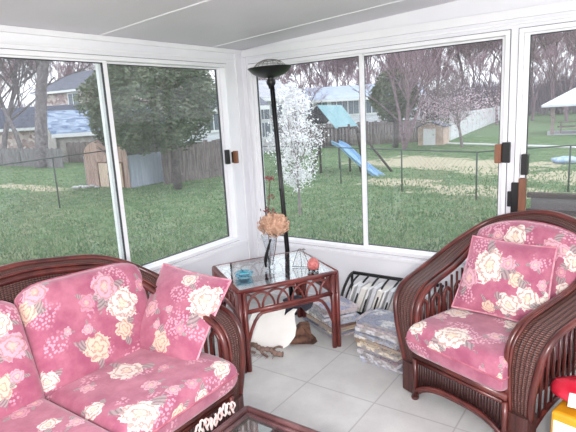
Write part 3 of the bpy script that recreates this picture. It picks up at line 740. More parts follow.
def magazine(loc, rz, w, d, h, mi, label, group, droop=0, tilt=0, name='magazine', cat='magazine'):
    b = MB(); nx, ny = 8, 6; vs = []; fs = []
    f = lambda x, y: -droop*(x*x*4)+tilt*x
    for s in (0, 1):
        for j in range(ny+1):
            for i in range(nx+1):
                x = -.5+i/nx; y = -.5+j/ny; vs.append((x*w, y*d, f(x, y)+h*s*(1-.12*(abs(x*2)**6))+ .001))
    N1 = (nx+1)*(ny+1)
    for s in (0, 1):
        for j in range(ny):
            for i in range(nx):
                a = s*N1+j*(nx+1)+i; q = (a, a+1, a+nx+2, a+nx+1); fs.append(q if s else q[::-1])
    per = [i for i in range(nx+1)]+[j*(nx+1)+nx for j in range(1, ny+1)]+[ny*(nx+1)+i for i in range(nx-1, -1, -1)]+[j*(nx+1) for j in range(ny-1, 0, -1)]
    for a, c in zip(per, per[1:]+per[:1]): fs.append((a, c, c+N1, a+N1))
    b.add(vs, fs, False); o = b.build(name, MM[mi % 8]); o.location = loc; o.rotation_euler = (0, 0, rz)
    return tag(o, label, cat, group)
def stack(c, rz, w, d, hs, group, labeltop, labelbot, labelmid, seed, jit=.02, dro=.0, z0=.001):
    rr = random.Random(seed); z = z0
    for i, h in enumerate(hs):
        lb = labelbot if i == 0 else labeltop if i == len(hs)-1 else labelmid
        magazine((c[0]+rr.uniform(-jit, jit), c[1]+rr.uniform(-jit, jit), z), rz+rr.uniform(-.12, .12), w*rr.uniform(.9, 1.02), d*rr.uniform(.92, 1), h, (i*3+seed) % 8, lb, group, dro*(i/len(hs)) if dro else 0); z += h+.0015
    return z
stack((-1.235, 2.80), radians(-12), .33, .27, [.022, .016, .026, .020, .014, .024, .018, .020, .022, .018, .026, .016, .020], 'magazines piled in front of the black rack',
      'rumpled newspaper topmost on the pile in front of the black rack', 'pale magazine at the very bottom of the pile before the rack', 'magazine in the middle of the pile in front of the black rack', 11, .022)
stack((-1.83, 3.06), radians(-30), .40, .26, [.024, .02, .018, .026, .022, .018, .024, .020, .026], 'magazines piled behind the end table leg',
      'pale newspaper topmost on the sprawling pile behind the end table', 'brown folder at the bottom of the sprawling pile behind the end table', 'paper in the middle of the sprawling pile behind the end table', 12, .03)
stack((-1.475, 3.01), radians(-8), .17, .20, [.03, .028, .03, .032, .028, .03], 'papers piled between the end table and the rack',
      'open paper topmost on the small pile beside the end table leg', 'paper at the bottom of the small pile beside the end table leg', 'paper in the middle of the small pile beside the end table leg', 13, .012)
# black rack with slanted booklets
RK = V((-1.83, 3.27, 0))
rk = empty('magazine_rack', tuple(RK), 0, 'low black rack holding slanted white booklets below the right window', 'rack')
b = MB()
b.tube([(.02, .10, .345), (.70, .10, .345)], .014, 8); b.tube([(.0, .10, .20), (.71, .10, .20)], .008, 8)
for x in (0, .71):
    b.tube(spline([(x, -.11, .0), (x, -.11, .10), (x+.012, -.06, .24), (x+.02, .03, .33), (x+.02, .10, .345)], 4), .011, 8); b.tube([(x, .10, 0), (x+.01, .10, .345)], .011, 8)
    b.tube([(x, -.11, .06), (x, .10, .06)], .009, 8)
b.build('frame', M['blackm'], rk)
for k in range(8):
    x = .045+k*.083
    MB().tube(spline([(x-.02, -.11, .09), (x+.012, -.085, .22), (x+.03, -.02, .31), (x+.035, .10, .345)], 4), .007, 6).build('divider', M['blackm'], rk)
MB().box((-.01, -.122, .03), (.715, -.112, .125)).box((-.01, -.112, .055), (.71, .10, .075)).build('tray', M['blackm'], rk, bevel=.004)
bm_ = [mat('white_card', srgb(240, 240, 240), .5), mat('grey_card', srgb(224, 226, 230), .5), mat('cream_card', srgb(236, 234, 228), .5)]
for k in range(14):
    x = -1.79+k*.043; h = .232+.012*sin(k*2.1); w = .008+.006*((k*7) % 3)
    o = MB().obox((0, 0, h/2), (w, 0, 0), (0, .075, 0), (.0, 0, h/2)).build('booklet', bm_[k % 3], None, bevel=.002)
    o.location = (x, 3.262+.008*sin(k*1.7), .088); o.rotation_euler = (0, radians(20), 0)
    tag(o, 'white booklet standing slanted in the black rack', 'booklet', 'booklets slanted in the black rack')

# yellow box with red packet at the right edge
yb = empty('storage_box', (-.055, 2.33, 0), radians(-14), 'glossy yellow box with pale label beside the armchair', 'box')
b = MB(); b.box((-.17, -.14, 0), (.17, .14, .275)); b.build('body', mat('yellow_card', srgb(214, 158, 34), .35, srgb(200, 142, 26), 6), yb, bevel=.015)
MB().box((-.155, -.1425, .13), (-.06, -.140, .235)).build('label', mat('pale_label', srgb(206, 222, 236), .5, srgb(240, 240, 244), 14), yb)
rp = empty('wrapped_packet', (-.12, 2.35, .277), radians(-10), 'red plastic packet with white print lying on the yellow box', 'packet')
b = MB(); b.blob((0, 0, .055), .07, 7, 10, .12, (2.2, 1.5, .78)); b.build('wrapper', mat('red_foil', srgb(196, 30, 52), .3, srgb(220, 60, 80), 9), rp)
MB().obox((-.03, -.108, .06), (.022, 0, .003), (0, .006, .012), (0, .004, .016)).build('white_print', mat('white_ink', srgb(240, 236, 236), .4), rp)
# paper garland hanging on the front of the sofa
pg = MB(); rr = random.Random(9)
for k in range(9):
    y = 1.40+k*.030; z = .205+.010*sin(k*1.4)
    o_ = MB()
    pts = [(-1.574, y+.010*cos(a), z+.030*sin(a)) for a in [2*pi*i/10 for i in range(10)]]
    pg.tube([(p[0]-.0+.004*sin(i*2.0), p[1]+.006*sin(k+i), p[2]) for i, p in enumerate(pts)], .0055, 6, closed=True)
tag(pg.build('ribbon_trim', mat('pale_pink_ribbon', srgb(244, 206, 204), .6, srgb(250, 236, 230), 30)), 'curly pale pink ribbon hanging along the sofa front rail', 'ribbon')

# ================================================================== outdoors
def fbm_mat(name, cols, rough=.9, scale=3, coords='Object', stretch=None): return mat(name, cols[0], rough, cols[1], scale, coords=coords, stretch=stretch, spec=.1)
def grass_mat():
    mt, t, b, out = newmat('lawn')
    tc = t.node('ShaderNodeTexCoord').outputs['Object']
    n1 = t.noise(tc, .5, 4, .6); n2 = t.noise(tc, 5, 6, .8); n3 = t.noise(tc, 16, 5, .8)
    c = t.mix(t.step(n1, .35, .65), srgb(112, 138, 102), srgb(130, 148, 112))
    c = t.mix(t.math('MULTIPLY', t.step(n2, .42, .62), .75), c, srgb(70, 98, 66))
    c = t.mix(t.math('MULTIPLY', t.step(n3, .45, .65), .6), c, srgb(146, 156, 124))
    c = t.mix(t.math('MULTIPLY', t.step(t.noise(tc, 1.8, 7, .85), .44, .6), .6), c, srgb(64, 92, 62))
    c = t.mix(t.math('MULTIPLY', t.step(t.noise(tc, 1.6, 6, .8), .52, .68), .55), c, srgb(156, 146, 122))
    sp = t.node('ShaderNodeSeparateXYZ'); t.l.new(tc, sp.inputs[0]); wob = t.math('MULTIPLY', t.math('SUBTRACT', t.noise(tc, 1.3, 5, .75), .5), 2.6)
    for (p0, p1, w) in DIRT:                   # bare worn strips in the lawn
        d = (p1-p0); L = d.length; d = d/L; nx, ny = -d.y, d.x
        al = t.math('ADD', t.math('MULTIPLY', t.math('SUBTRACT', sp.outputs[0], p0.x), d.x/L), t.math('MULTIPLY', t.math('SUBTRACT', sp.outputs[1], p0.y), d.y/L))
        ac = t.math('ABSOLUTE', t.math('ADD', t.math('MULTIPLY', t.math('SUBTRACT', sp.outputs[0], p0.x), nx/w), t.math('MULTIPLY', t.math('SUBTRACT', sp.outputs[1], p0.y), ny/w)))
        q = t.math('ADD', t.math('MULTIPLY', t.math('ABSOLUTE', t.math('SUBTRACT', al, .5)), 2), 0)
        rr_ = t.math('ADD', t.math('MAXIMUM', q, ac), wob)
        c = t.mix(t.math('MULTIPLY', t.step(rr_, 1.05, .75), .85), c, t.mix(n3, srgb(206, 194, 172), srgb(186, 172, 150)))
    t.put(b.inputs['Base Color'], c); b.inputs['Roughness'].default_value = .95; b.inputs['Specular IOR Level'].default_value = .05
    bn = t.node('ShaderNodeBump'); bn.inputs['Strength'].default_value = .5; bn.inputs['Distance'].default_value = .05; t.put(bn.inputs['Height'], n3); t.l.new(bn.outputs[0], b.inputs['Normal'])
    return mt
DIRT = [(at(378, 159), at(545, 170), 2.1), (at(362, 181), at(445, 184), .8), (at(430, 188), at(570, 196), .9), (at(530, 173), at(610, 182), 1.2), (at(0, 185), at(60, 190), .5)]
g = MB(); NX, NY = 60, 60; X0, X1, Y0, Y1 = -160, 200, -30, 260
vs = []; fs = []
def hill(x, y):                                # the lawn climbs far off to the right
    d = max(0, (x*.55+y*.83)-55); s = max(0, min(1, (x+8)/30)); return GZ + d*.012*s
for j in range(NY+1):
    for i in range(NX+1):
        x = X0+(X1-X0)*i/NX; y = Y0+(Y1-Y0)*j/NY; vs.append((x, y, hill(x, y)))
for j in range(NY):
    for i in range(NX): a = j*(NX+1)+i; fs.append((a, a+1, a+NX+2, a+NX+1))
g.add(vs, fs); tag(g.build('lawn', grass_mat()), kind='structure')
rr = random.Random(55); tf = [MB(), MB()]
for k in range(36000):
    px = rr.uniform(-20, 600); py = 265-98*rr.random()**1.3; p = at(px, py); w = rr.uniform(.012, .03); h = rr.uniform(.03, .085); a = rr.uniform(0, pi)
    if p.x > XW-.6 and p.y < YW+.6: continue
    d = V((cos(a)*w, sin(a)*w, 0)); l = V((rr.uniform(-.03, .03), rr.uniform(-.03, .03), h)); tf[k % 2].add([p-d, p+d, p+l], [(0, 1, 2)], False)
for k, cc_ in enumerate(((srgb(92, 122, 84), srgb(120, 146, 106)), (srgb(152, 162, 128), srgb(128, 146, 108)))):
    tag(tf[k].build('grass_tufts', mat('grass_blade_%d' % k, cc_[0], .9, cc_[1], 1.2, spec=.1)), ('dark', 'pale')[k]+' green grass tufts scattered over the lawn outside the windows', 'grass', kind='stuff')
fwood = fbm_mat('weathered_fence', (srgb(150, 146, 150), srgb(122, 116, 120)), scale=5, stretch=(3, 3, .3))
fwood2 = fbm_mat('brown_grey_fence', (srgb(150, 138, 138), srgb(118, 106, 108)), scale=5, stretch=(3, 3, .3))
def privacy(a, b_, h, m_, label, name='wooden_fence'):
    r = empty(name, tuple((a+b_)/2), 0, label, 'fence'); o = (a+b_)/2; d = b_-a; L = d.length; d = d/L; nrm = V((-d.y, d.x, 0)); n = int(L/.19)
    pk = MB()
    for i in range(n):
        c = a-o+d*(L*(i+.5)/n); hh = h*(.98+.03*sin(i*2.3)); pk.obox(c+V((0, 0, hh/2)), d*(L/n*.47), nrm*.012, V((0, 0, hh/2)))
    pk.build('picket_boards', m_, r)
    for z in (.3, h*.82): MB().obox(V((0, 0, z)), d*(L/2), nrm*.03, V((0, 0, .045))).build('rail', m_, r)
    for i in range(int(L/2.6)+1): MB().obox(a-o+d*min(L, i*2.6)+V((0, 0, h*.49)), d*.05, nrm*.06, V((0, 0, h*.49))).build('post', m_, r)
    return r
def G(px, py): return at(px, py, GZ)
privacy(G(-14, 165), G(64, 168), 1.14, fwood, 'pale grey wooden board fence at the far left behind the lawn')
privacy(G(60, 163)+V((.0, .4, 0)), G(102, 164)+V((0, .4, 0)), 1.32, fwood2, 'brown grey board fence under the blue shingled roof')
privacy(G(166, 184), G(250, 172), 1.5, fwood2, 'grey board fence to the right of the big evergreen')
privacy(G(236, 151), G(424, 142), 1.55, fwood2, 'long weathered board fence behind the play set')
# wire fences
wire = mat('fence_pipe', srgb(70, 78, 76), .5)
def wirefence(pts, h, label, spacing=.14):
    r = empty('wire_fence', tuple(pts[0]), 0, label, 'fence'); o = pts[0]
    for p in pts: MB().tube([p-o, p-o+V((0, 0, h))], .022, 8).build('post', wire, r)
    MB().tube([p-o+V((0, 0, h-.01)) for p in pts], .018, 6).build('top_rail', wire, r)
    mesh = MB()
    for a, c in zip(pts, pts[1:]):
        d = c-a; L = d.length; d = d/L; n = int((L-h)/spacing)
        for i in range(max(n, 0)+1):
            for s in (0, 1):
                x0 = i*spacing+(h if s else 0); x1 = i*spacing+(0 if s else h)
                mesh.tube([a-o+d*x0+V((0, 0, .03)), a-o+d*x1+V((0, 0, h-.03))], .0022, 3)
    mesh.build('wire_mesh', wire, r)
f0 = G(60, 208)
def railpt(px, py, h): return at(px, py, GZ+h)-V((0, 0, h))
wirefence([f0+(f0-railpt(112, 149.5, 1.48))*.9, f0, railpt(112, 149.5, 1.48)+V((0, 0, 0))], 1.48, 'dark wire fence crossing the lawn behind the left window')
p1 = G(341, 184); p2 = G(402, 191.5); p3 = G(476, 200); p4 = G(568, 192)
wirefence([G(258, 176.5), p1, p2, p3, p4, G(640, 196)], 1.19, 'dark wire fence with metal posts beyond the right windows')
# barrel-roofed garden shed
sh = [G(87, 186), G(131.5, 188), G(171, 181.5)]
so_ = sh[1]; eF = (sh[0]-so_); wF = eF.length; eF = eF/wF; eS = (sh[2]-so_); wS = eS.length; eS = eS/wS; eN = V((-eF.y, eF.x, 0)); eN = eN if eN.dot(eS) > 0 else -eN; eS = eN
rs = empty('garden_shed', tuple(so_), 0, 'pale wooden shed with rounded roof front and blue grey side', 'shed')
plank = fbm_mat('pinkish_planks', (srgb(190, 164, 154), srgb(160, 132, 124)), scale=3, stretch=(6, 6, .5))
sidep = fbm_mat('blue_grey_siding', (srgb(206, 212, 226), srgb(188, 194, 212)), scale=3, stretch=(8, 8, .3))
hE = 1.18; hT = 1.78
arc = [V((0, 0, hE*.92))+eF*(wF*(.5-.5*cos(pi*i/12)))+V((0, 0, (hT-hE*.92)*sin(pi*i/12)**.8)) for i in range(13)]
b = MB(); b.prism([V((0, 0, 0))]+arc+[eF*wF], eS*.05); b.build('front_wall', plank, rs)
b = MB(); b.prism([V((0, 0, 0)), V((0, 0, hE)), V((0, 0, hE))+eS*wS, eS*wS], eF*.05); b.prism([eF*wF, V((0, 0, hE))+eF*wF, V((0, 0, hE))+eS*wS+eF*wF, eS*wS+eF*wF], -eF*.05)
for i in range(22): b.obox(eS*(wS*(i+.5)/22)-eF*.006+V((0, 0, hE/2)), eS*.012, eF*.008, V((0, 0, hE/2)))
b.build('side_wall', sidep, rs)
b = MB(); vs = []; fs = []
for k in range(13):
    for s in (.0, wS+.02): vs.append(arc[k]*1.0+V((0, 0, .03))+eS*s)
for k in range(12): fs.append((2*k, 2*k+1, 2*k+3, 2*k+2))
b.add(vs, fs); ro = b.build('roof', fbm_mat('grey_shingle', (srgb(120, 112, 116), srgb(100, 94, 98)), scale=9), rs); md = ro.modifiers.new('s', 'SOLIDIFY'); md.thickness = .025
dr = MB(); dr.obox(eF*(wF*.40)+V((0, 0, .46))-eS*.02, eF*wF*.25, eS*.015, V((0, 0, .45))); do = dr.build('door', fbm_mat('pale_door', (srgb(222, 200, 180), srgb(202, 178, 160)), scale=4, stretch=(5, 5, .5)), rs)
b = MB()
for q in (.13, .67): b.obox(eF*(wF*q)+V((0, 0, .47))-eS*.03, eF*.025, eS*.01, V((0, 0, .47)))
b.obox(eF*(wF*.40)+V((0, 0, .93))-eS*.03, eF*wF*.28, eS*.01, V((0, 0, .025))); b.build('door_trim', fbm_mat('brown_trim', (srgb(140, 108, 96), srgb(120, 90, 80))), rs)
MB().blob(eF*(wF*.45)+V((0, 0, .5))-eS*.045, .025, 1, 6, 0).build('door_knob', M['black'], do)
# stones by the shed
stm = fbm_mat('pale_stone', (srgb(222, 218, 220), srgb(176, 172, 176)), scale=12)
for k, (px, py, r) in enumerate(((76, 188.5, .13), (81, 187, .10), (86, 188, .14), (92, 187, .12), (97, 187.5, .08))):
    p = G(px, py); o = MB().blob((0, 0, r*.3), r, k, 7, .2, (1.4, 1, .45)).build('stone', stm); o.location = p
    tag(o, 'pale flat stone lying on the lawn in front of the round roofed shed', 'stone', 'stones by the round roofed shed')
# houses
def house(name, label, base, dirv, w, d, eave, ridge, wallm, roofm, wins=(), ov=.4, gable=True, winm=None, zb=0):
    """base: front left corner; dirv: direction of the front; ridge runs along the front"""
    r = empty(name, tuple(base), 0, label, 'house'); e = V(dirv).normalized(); n = V((-e.y, e.x, 0)); z = lambda h: V((0, 0, h))
    b = MB()
    b.prism([z(0), e*w, e*w+z(eave), z(eave)], n*.2); b.prism([n*d, n*d+e*w, n*d+e*w+z(eave), n*d+z(eave)], -n*.2)
    for s in (0, w): b.prism([e*s, e*s+n*d, e*s+n*d+z(eave), e*s+n*d/2+z(ridge-.05), e*s+z(eave)], e*(.2 if s == 0 else -.2))
    b.build('walls', wallm, r)
    for sg, nm in ((0, 'front'), (1, 'rear')):
        a0 = (n*d+n*ov if sg else -n*ov)+z(eave-.15*ov*2); p = [a0-e*ov, a0+e*(w+ov), n*d/2+e*(w+ov)+z(ridge), n*d/2-e*ov+z(ridge)]
        MB().prism(p, (0, 0, .15)).build('roof_slope', roofm, r)
    MB().obox(e*w/2-n*ov+z(eave-.15*ov*2), e*(w/2+ov), n*.05, z(.12)).build('gutter', M['white'], r)
    for (x, zz, ww, hh) in wins:
        f = MB().obox(e*x-n*.04+z(zz), e*(ww/2+.1), n*.06, z(hh/2+.1)).build('window', winm or M['white'], r)
        mbp = MB()
        nx_ = 2
        for i in range(nx_): mbp.obox(e*(x-ww/2+ww*(i+.5)/nx_)-n*.11+z(zz), e*(ww/nx_*.42), n*.01, z(hh/2*.92))
        mbp.build('pane', GP, f)
    return r
GP = mat('dark_house_pane', srgb(110, 120, 134), .2)
bt, t_, b_, o_ = newmat('mottled_brick'); tc = t_.node('ShaderNodeTexCoord').outputs['Object']
vo = t_.node('ShaderNodeTexVoronoi'); t_.l.new(tc, vo.inputs['Vector']); vo.inputs['Scale'].default_value = 3.2
cr = t_.node('ShaderNodeSeparateColor'); t_.l.new(vo.outputs['Color'], cr.inputs[0])
t_.put(b_.inputs['Base Color'], t_.mix(cr.outputs[0], srgb(150, 122, 124), srgb(222, 208, 206))); b_.inputs['Roughness'].default_value = .9
roofg = fbm_mat('slate_grey_roof', (srgb(124, 124, 136), srgb(104, 104, 116)), scale=2)
roofd = fbm_mat('dark_grey_roof', (srgb(92, 94, 110), srgb(78, 80, 96)), scale=2)
mt, t_, b_, o_ = newmat('blue_patched_shingles'); tc = t_.node('ShaderNodeTexCoord').outputs['Object']
mp = t_.node('ShaderNodeMapping'); t_.l.new(tc, mp.inputs[0]); mp.inputs['Scale'].default_value = (2.2, 2.2, 7)
vo = t_.node('ShaderNodeTexVoronoi'); t_.l.new(mp.outputs[0], vo.inputs['Vector']); vo.inputs['Scale'].default_value = 1.1
cr = t_.node('ShaderNodeSeparateColor'); t_.l.new(vo.outputs['Color'], cr.inputs[0])
t_.put(b_.inputs['Base Color'], t_.mix(cr.outputs[0], srgb(100, 116, 148), srgb(172, 186, 208))); b_.inputs['Roughness'].default_value = .9
bluesh = mt
def hdir(px0, px1, d0, d1):                    # two ground points at given distances
    a = atd(px0, 120, d0); c = atd(px1, 120, d1); a.z = c.z = GZ; return a, c
def zat(px, py, dist): return atd(px, py, dist).z-GZ
# low building with the blue shingled roof
a, c = hdir(53, 170, 36, 38); e = c-a
house('outbuilding', 'low outbuilding with blue patched shingle roof behind the round roofed shed', a, e, e.length, 6, zat(80, 133, 37), zat(80, 112, 40), fbm_mat('cream_board', (srgb(190, 184, 180), srgb(170, 162, 160)), scale=3), bluesh, ov=.25)
# brick house
a, c = hdir(41, 125, 66, 56); e = c-a
house('brick_house', 'brick house with grey pitched roof behind the blue roofed outbuilding', a, e, e.length, 12, zat(80, 89, 61), zat(80, 71, 67), bt, roofg, wins=((e.length*.45, zat(77, 100, 61), 1.5, 1.5),), ov=.5)
a, c = hdir(-40, 60, 52, 47); e = c-a
house('low_brick_house', 'low brick house with dark roof partly hidden by the tall bare trunk', a, e, e.length, 9, zat(40, 127, 49), zat(40, 108, 53), bt, roofd, wins=((e.length*.9, zat(52, 135, 49), .8, .9),), ov=.4)
# white house seen right of the evergreen
wsid = fbm_mat('white_siding', (srgb(232, 232, 240), srgb(214, 214, 226)), scale=1, stretch=(1, 1, 8))
a, c = hdir(196, 262, 30, 31); e = c-a
house('white_house', 'white house between the big evergreen and the corner post', a, e, e.length, 7, zat(215, 108, 30.5), zat(215, 92, 34), wsid, roofg, wins=((e.length*.25, zat(212, 122, 30.5), .9, 1.0),), ov=.4)
a, c = hdir(240, 292, 33, 34); e = c-a
house('cream_house', 'cream house with white framed windows behind the lamp pole', a, e, e.length, 8, zat(262, 98, 33.5), zat(262, 82, 37), fbm_mat('cream_siding', (srgb(226, 220, 222), srgb(206, 200, 206)), scale=1, stretch=(1, 1, 8)), fbm_mat('pale_grey_roof', (srgb(196, 194, 204), srgb(178, 176, 188)), scale=2),
      wins=tuple((e.length*q, zat(262, yy, 33.5), .8, 1.0) for q in (.2, .45, .7) for yy in (112, 130)), ov=.4)
a, c = hdir(296, 420, 50, 50); e = c-a; L_ = e.length
house('long_white_house', 'long white house with blue grey roof beyond the play set', a, e, L_, 10, zat(350, 98, 50), zat(350, 87, 55), wsid, fbm_mat('blue_grey_roof', (srgb(192, 200, 218), srgb(174, 184, 204)), scale=2),
      wins=tuple((L_*q, zat(350, 107, 50), 1.1, 1.4) for q in (.1, .22, .34, .43, .52, .62, .74, .86)), ov=.5)
a, c = hdir(415, 520, 95, 105); e = c-a; L_ = e.length
house('distant_house', 'distant pale house half hidden by the bare woodland', a, e, L_, 12, 3.2, 5.2, wsid, fbm_mat('brown_grey_roof', (srgb(150, 142, 150), srgb(130, 124, 134)), scale=2), wins=tuple((L_*q, 1.9, 1.6, 1.4) for q in (.15, .35, .5, .65, .8)), ov=.5)
# white vinyl fence running away to the right
a, c = G(450, 140.5), G(512, 115)
privacy(a, c, 1.75, M['white2'], 'white solid fence running off beside the grassy hill')
# beige shed with the white door
a = G(418, 145.5); c = G(443, 145); e = c-a; w_ = e.length; e = e/w_; n_ = V((-e.y, e.x, 0))
r = empty('tool_shed', tuple(a), 0, 'small beige shed with white door at the end of the board fence', 'shed')
b = MB(); H_ = 1.12; b.prism([V((0, 0, 0)), V((0, 0, H_)), e*w_*.5+V((0, 0, H_+.24)), e*w_+V((0, 0, H_)), e*w_], n_*2); b.build('walls', fbm_mat('beige_siding', (srgb(214, 190, 176), srgb(196, 170, 158)), scale=2), r)
for s in (0, 1): MB().prism([e*w_*.5+V((0, 0, H_+.24))-n_*.15, e*(w_*s+(.12 if s else -.12))+V((0, 0, H_-.08))-n_*.15, e*(w_*s+(.12 if s else -.12))+V((0, 0, H_-.08))+n_*2.1, e*w_*.5+V((0, 0, H_+.24))+n_*2.1], (0, 0, .06)).build('roof_slope', roofg, r)
do = MB().obox(e*w_*.46+V((0, 0, .50))-n_*.03, e*.36, n_*.02, V((0, 0, .49))).build('door', M['white'], r)
MB().blob(e*w_*.62+V((0, 0, .62))-n_*.06, .03, 1, 6, 0).build('door_knob', M['black'], do)
# pale curb line / path across the far lawn
a, c = G(436, 143), G(600, 148); n_ = (c-a).normalized().cross(V((0, 0, 1)))*.35
tag(MB().prism([a-n_, a+n_, c+n_, c-n_], (0, 0, .03)).build('garden_path', fbm_mat('pale_concrete', (srgb(214, 212, 212), srgb(196, 194, 196)))), kind='structure')
# play set
ps = G(322, 173); py_ = empty('play_set', tuple(ps), 0, 'wooden play set with teal canopy on the lawn', 'play set')
dpl = sqrt(ps.x**2+ps.y**2); ddir = V((ps.x, ps.y, 0)).normalized(); sx = V((ddir.y, -ddir.x, 0))     # sx points to the right as seen from the porch
pw = fbm_mat('play_wood', (srgb(96, 84, 84), srgb(76, 66, 68)), scale=6)
Z = lambda h: V((0, 0, h)); zz = lambda py: 1.6-GZ-(py-110.3)/F*dpl*.985
k_ = dpl/F
def PX(px, py, dep=0): return sx*((px-322)*k_)+Z(zz(py))+ddir*dep    # offsets within the play set, dep away from the porch
dk = 1.1
for (px, dep) in ((321, 0), (350, 0), (312, dk), (341, dk)):
    p = PX(px, 150, dep); MB().tube([V((p.x, p.y, 0)), V((p.x, p.y, zz(124 if dep == 0 else 124)))], .05, 4).build('post', pw, py_)
plat = MB(); zt = zz(143); q = [PX(318, 143, -.05), PX(353, 143, -.05), PX(344, 143, dk+.05), PX(309, 143, dk+.05)]
plat.prism([V((p.x, p.y, zt-.08)) for p in q], Z(.08)); plat.build('platform', pw, py_)
sl = MB()
for i in range(9):
    p = PX(321+i*3.6, 140, 0); sl.obox(V((p.x, p.y, (zt+zz(127))/2)), sx*.035, ddir*.012, Z((zz(127)-zt)/2))
a, c = PX(320, 127, 0), PX(352, 127, 0); sl.tube([a, c], .03, 4); sl.build('railing', pw, py_)
# roof: dark gable end at the left, teal cover on the slope to the right
rt_, rl = PX(320, 104.5, .45), PX(303, 123.5, .45)
fr_, br_ = PX(332, 121, -.35), None
g = MB(); ap_ = PX(320, 104.5, 0); lf = PX(304, 122, 0); rg = PX(333, 119, 0)
g.prism([ap_, lf, rg], ddir*.06); g.build('gable', fbm_mat('dark_play_wood', (srgb(70, 66, 72), srgb(56, 52, 58))), py_)
dR = (PX(345, 105.5, 1.3)-PX(320, 104.5, 0))
g = MB(); s2 = PX(337, 127.5, -.15)-PX(320, 104.5, 0)
g.prism([ap_, ap_+s2, ap_+s2+dR*.98, ap_+dR], Z(.03)); g.build('canopy', fbm_mat('teal_tarp', (srgb(156, 188, 196), srgb(140, 174, 184)), scale=1.5), py_)
g = MB(); s3 = lf-ap_; g.prism([ap_, ap_+s3, ap_+s3+dR, ap_+dR], Z(.03)); g.build('roof_board', fbm_mat('dark_play_roof', (srgb(74, 70, 76), srgb(60, 56, 62))), py_)
# slanted legs
g = MB()
for (x0, y0, d0, x1, y1, d1) in ((358, 128, .3, 389, 168, -.6), (358, 128, .3, 366, 165, 1.4), (356, 150, 0, 360, 178, -.6)):
    a, c = PX(x0, y0, d0), PX(x1, y1, d1); c = V((c.x, c.y, 0)); MB().tube([a, c], .05, 4).build('swing_leg', pw, py_)
MB().tube([PX(350, 128, .3), PX(359, 127.5, .3)], .05, 4).build('swing_beam', pw, py_)
MB().tube([V((PX(312, 140, 0).x, PX(312, 140, 0).y, 0)), PX(321, 145, 0)], .045, 4).build('brace', pw, py_)
sld = MB(); sp_ = spline([PX(336, 142, -.1), PX(344, 146, -.4), PX(356, 158, -.9), PX(370, 170, -1.4), PX(381, 176.5, -1.75), PX(386, 177.5, -1.9)], 5)
vs = []; fs = []
for i, p in enumerate(sp_):
    tdir = (sp_[min(i+1, len(sp_)-1)]-sp_[max(i-1, 0)]); tdir.z = 0; sd = V((-tdir.y, tdir.x, 0)).normalized()
    for (o1, z1) in ((-.24, .11), (-.20, .12), (-.16, 0), (.16, 0), (.20, .12), (.24, .11), (.20, -.03), (-.20, -.03)): vs.append(p+sd*o1+Z(z1))
for i in range(len(sp_)-1):
    for k in range(8): fs.append((i*8+k, i*8+(k+1) % 8, (i+1)*8+(k+1) % 8, (i+1)*8+k))
sld.add(vs, fs, False); sld.build('slide', mat('blue_plastic', srgb(150, 186, 222), .4, srgb(134, 172, 212), 3), py_)
# gazebo
gz = G(552, 135); dg = sqrt(gz.x**2+gz.y**2); kg = dg/F; gd = V((gz.x, gz.y, 0)).normalized(); gx = V((gd.y, -gd.x, 0))
ga = empty('gazebo', tuple(gz), 0, 'open sided shelter with white pitched roof beyond the far right window', 'shelter')
zt = atd(551, 104.5, dg).z-GZ; gp = fbm_mat('tan_post', (srgb(164, 146, 144), srgb(146, 130, 130)))
for x, dd in ((0, 0), (4.6, 0), (0, 4), (4.6, 4)): MB().obox(gx*x+gd*dd+Z(zt/2), gx*.11, gd*.11, Z(zt/2)).build('post', gp, ga)
ap2 = gx*2.3+gd*2+Z(zt+1.55); co4 = [gx*-.7-gd*.6+Z(zt-.02), gx*5.3-gd*.6+Z(zt-.02), gx*5.3+gd*4.6+Z(zt-.02), gx*-.7+gd*4.6+Z(zt-.02)]
b = MB(); b.add(co4+[ap2]+[c-Z(.14) for c in co4], [(0, 1, 4), (1, 2, 4), (2, 3, 4), (3, 0, 4), (5, 6, 1, 0), (6, 7, 2, 1), (7, 8, 3, 2), (8, 5, 0, 3), (8, 7, 6, 5)], False); b.build('roof', mat('white_metal_roof', srgb(232, 234, 242), .5, srgb(216, 218, 230), 2), ga)
MB().prism([gx*-.3-gd*.3, gx*5-gd*.3, gx*5+gd*4.3, gx*-.3+gd*4.3], Z(.05)).build('slab', fbm_mat('grey_slab', (srgb(186, 184, 188), srgb(170, 168, 172))), ga)
def picnic(p, label):
    r = empty('picnic_table', tuple(p), 0, label, 'table')
    MB().obox(Z(.72), gx*.8, gd*.35, Z(.03)).build('table_top', gp, r)
    for s in (-1, 1): MB().obox(gd*.65*s+Z(.42), gx*.8, gd*.14, Z(.025)).build('bench', gp, r)
    for s in (-1, 1): MB().tube([gx*.6*s-gd*.6, gx*.6*s+gd*.25+Z(.7)], .04, 4).build('leg', gp, r); MB().tube([gx*.6*s+gd*.6, gx*.6*s-gd*.25+Z(.7)], .04, 4).build('leg', gp, r)
picnic(gz+gx*1.1+gd*1.2+Z(.05), 'picnic table nearest the left post of the white roofed shelter'); picnic(gz+gx*2.9+gd*1.8+Z(.05), 'picnic table under the middle of the white roofed shelter')
bp = G(566, 163)
o = MB().blob((0, 0, .10), .32, 5, 9, .15, (1.6, .9, .45)).build('tarp', mat('blue_tarp', srgb(150, 176, 214), .5, srgb(196, 208, 226), 4)); o.location = bp; tag(o, 'crumpled blue tarp lying on the lawn behind the wire fence', 'tarp')
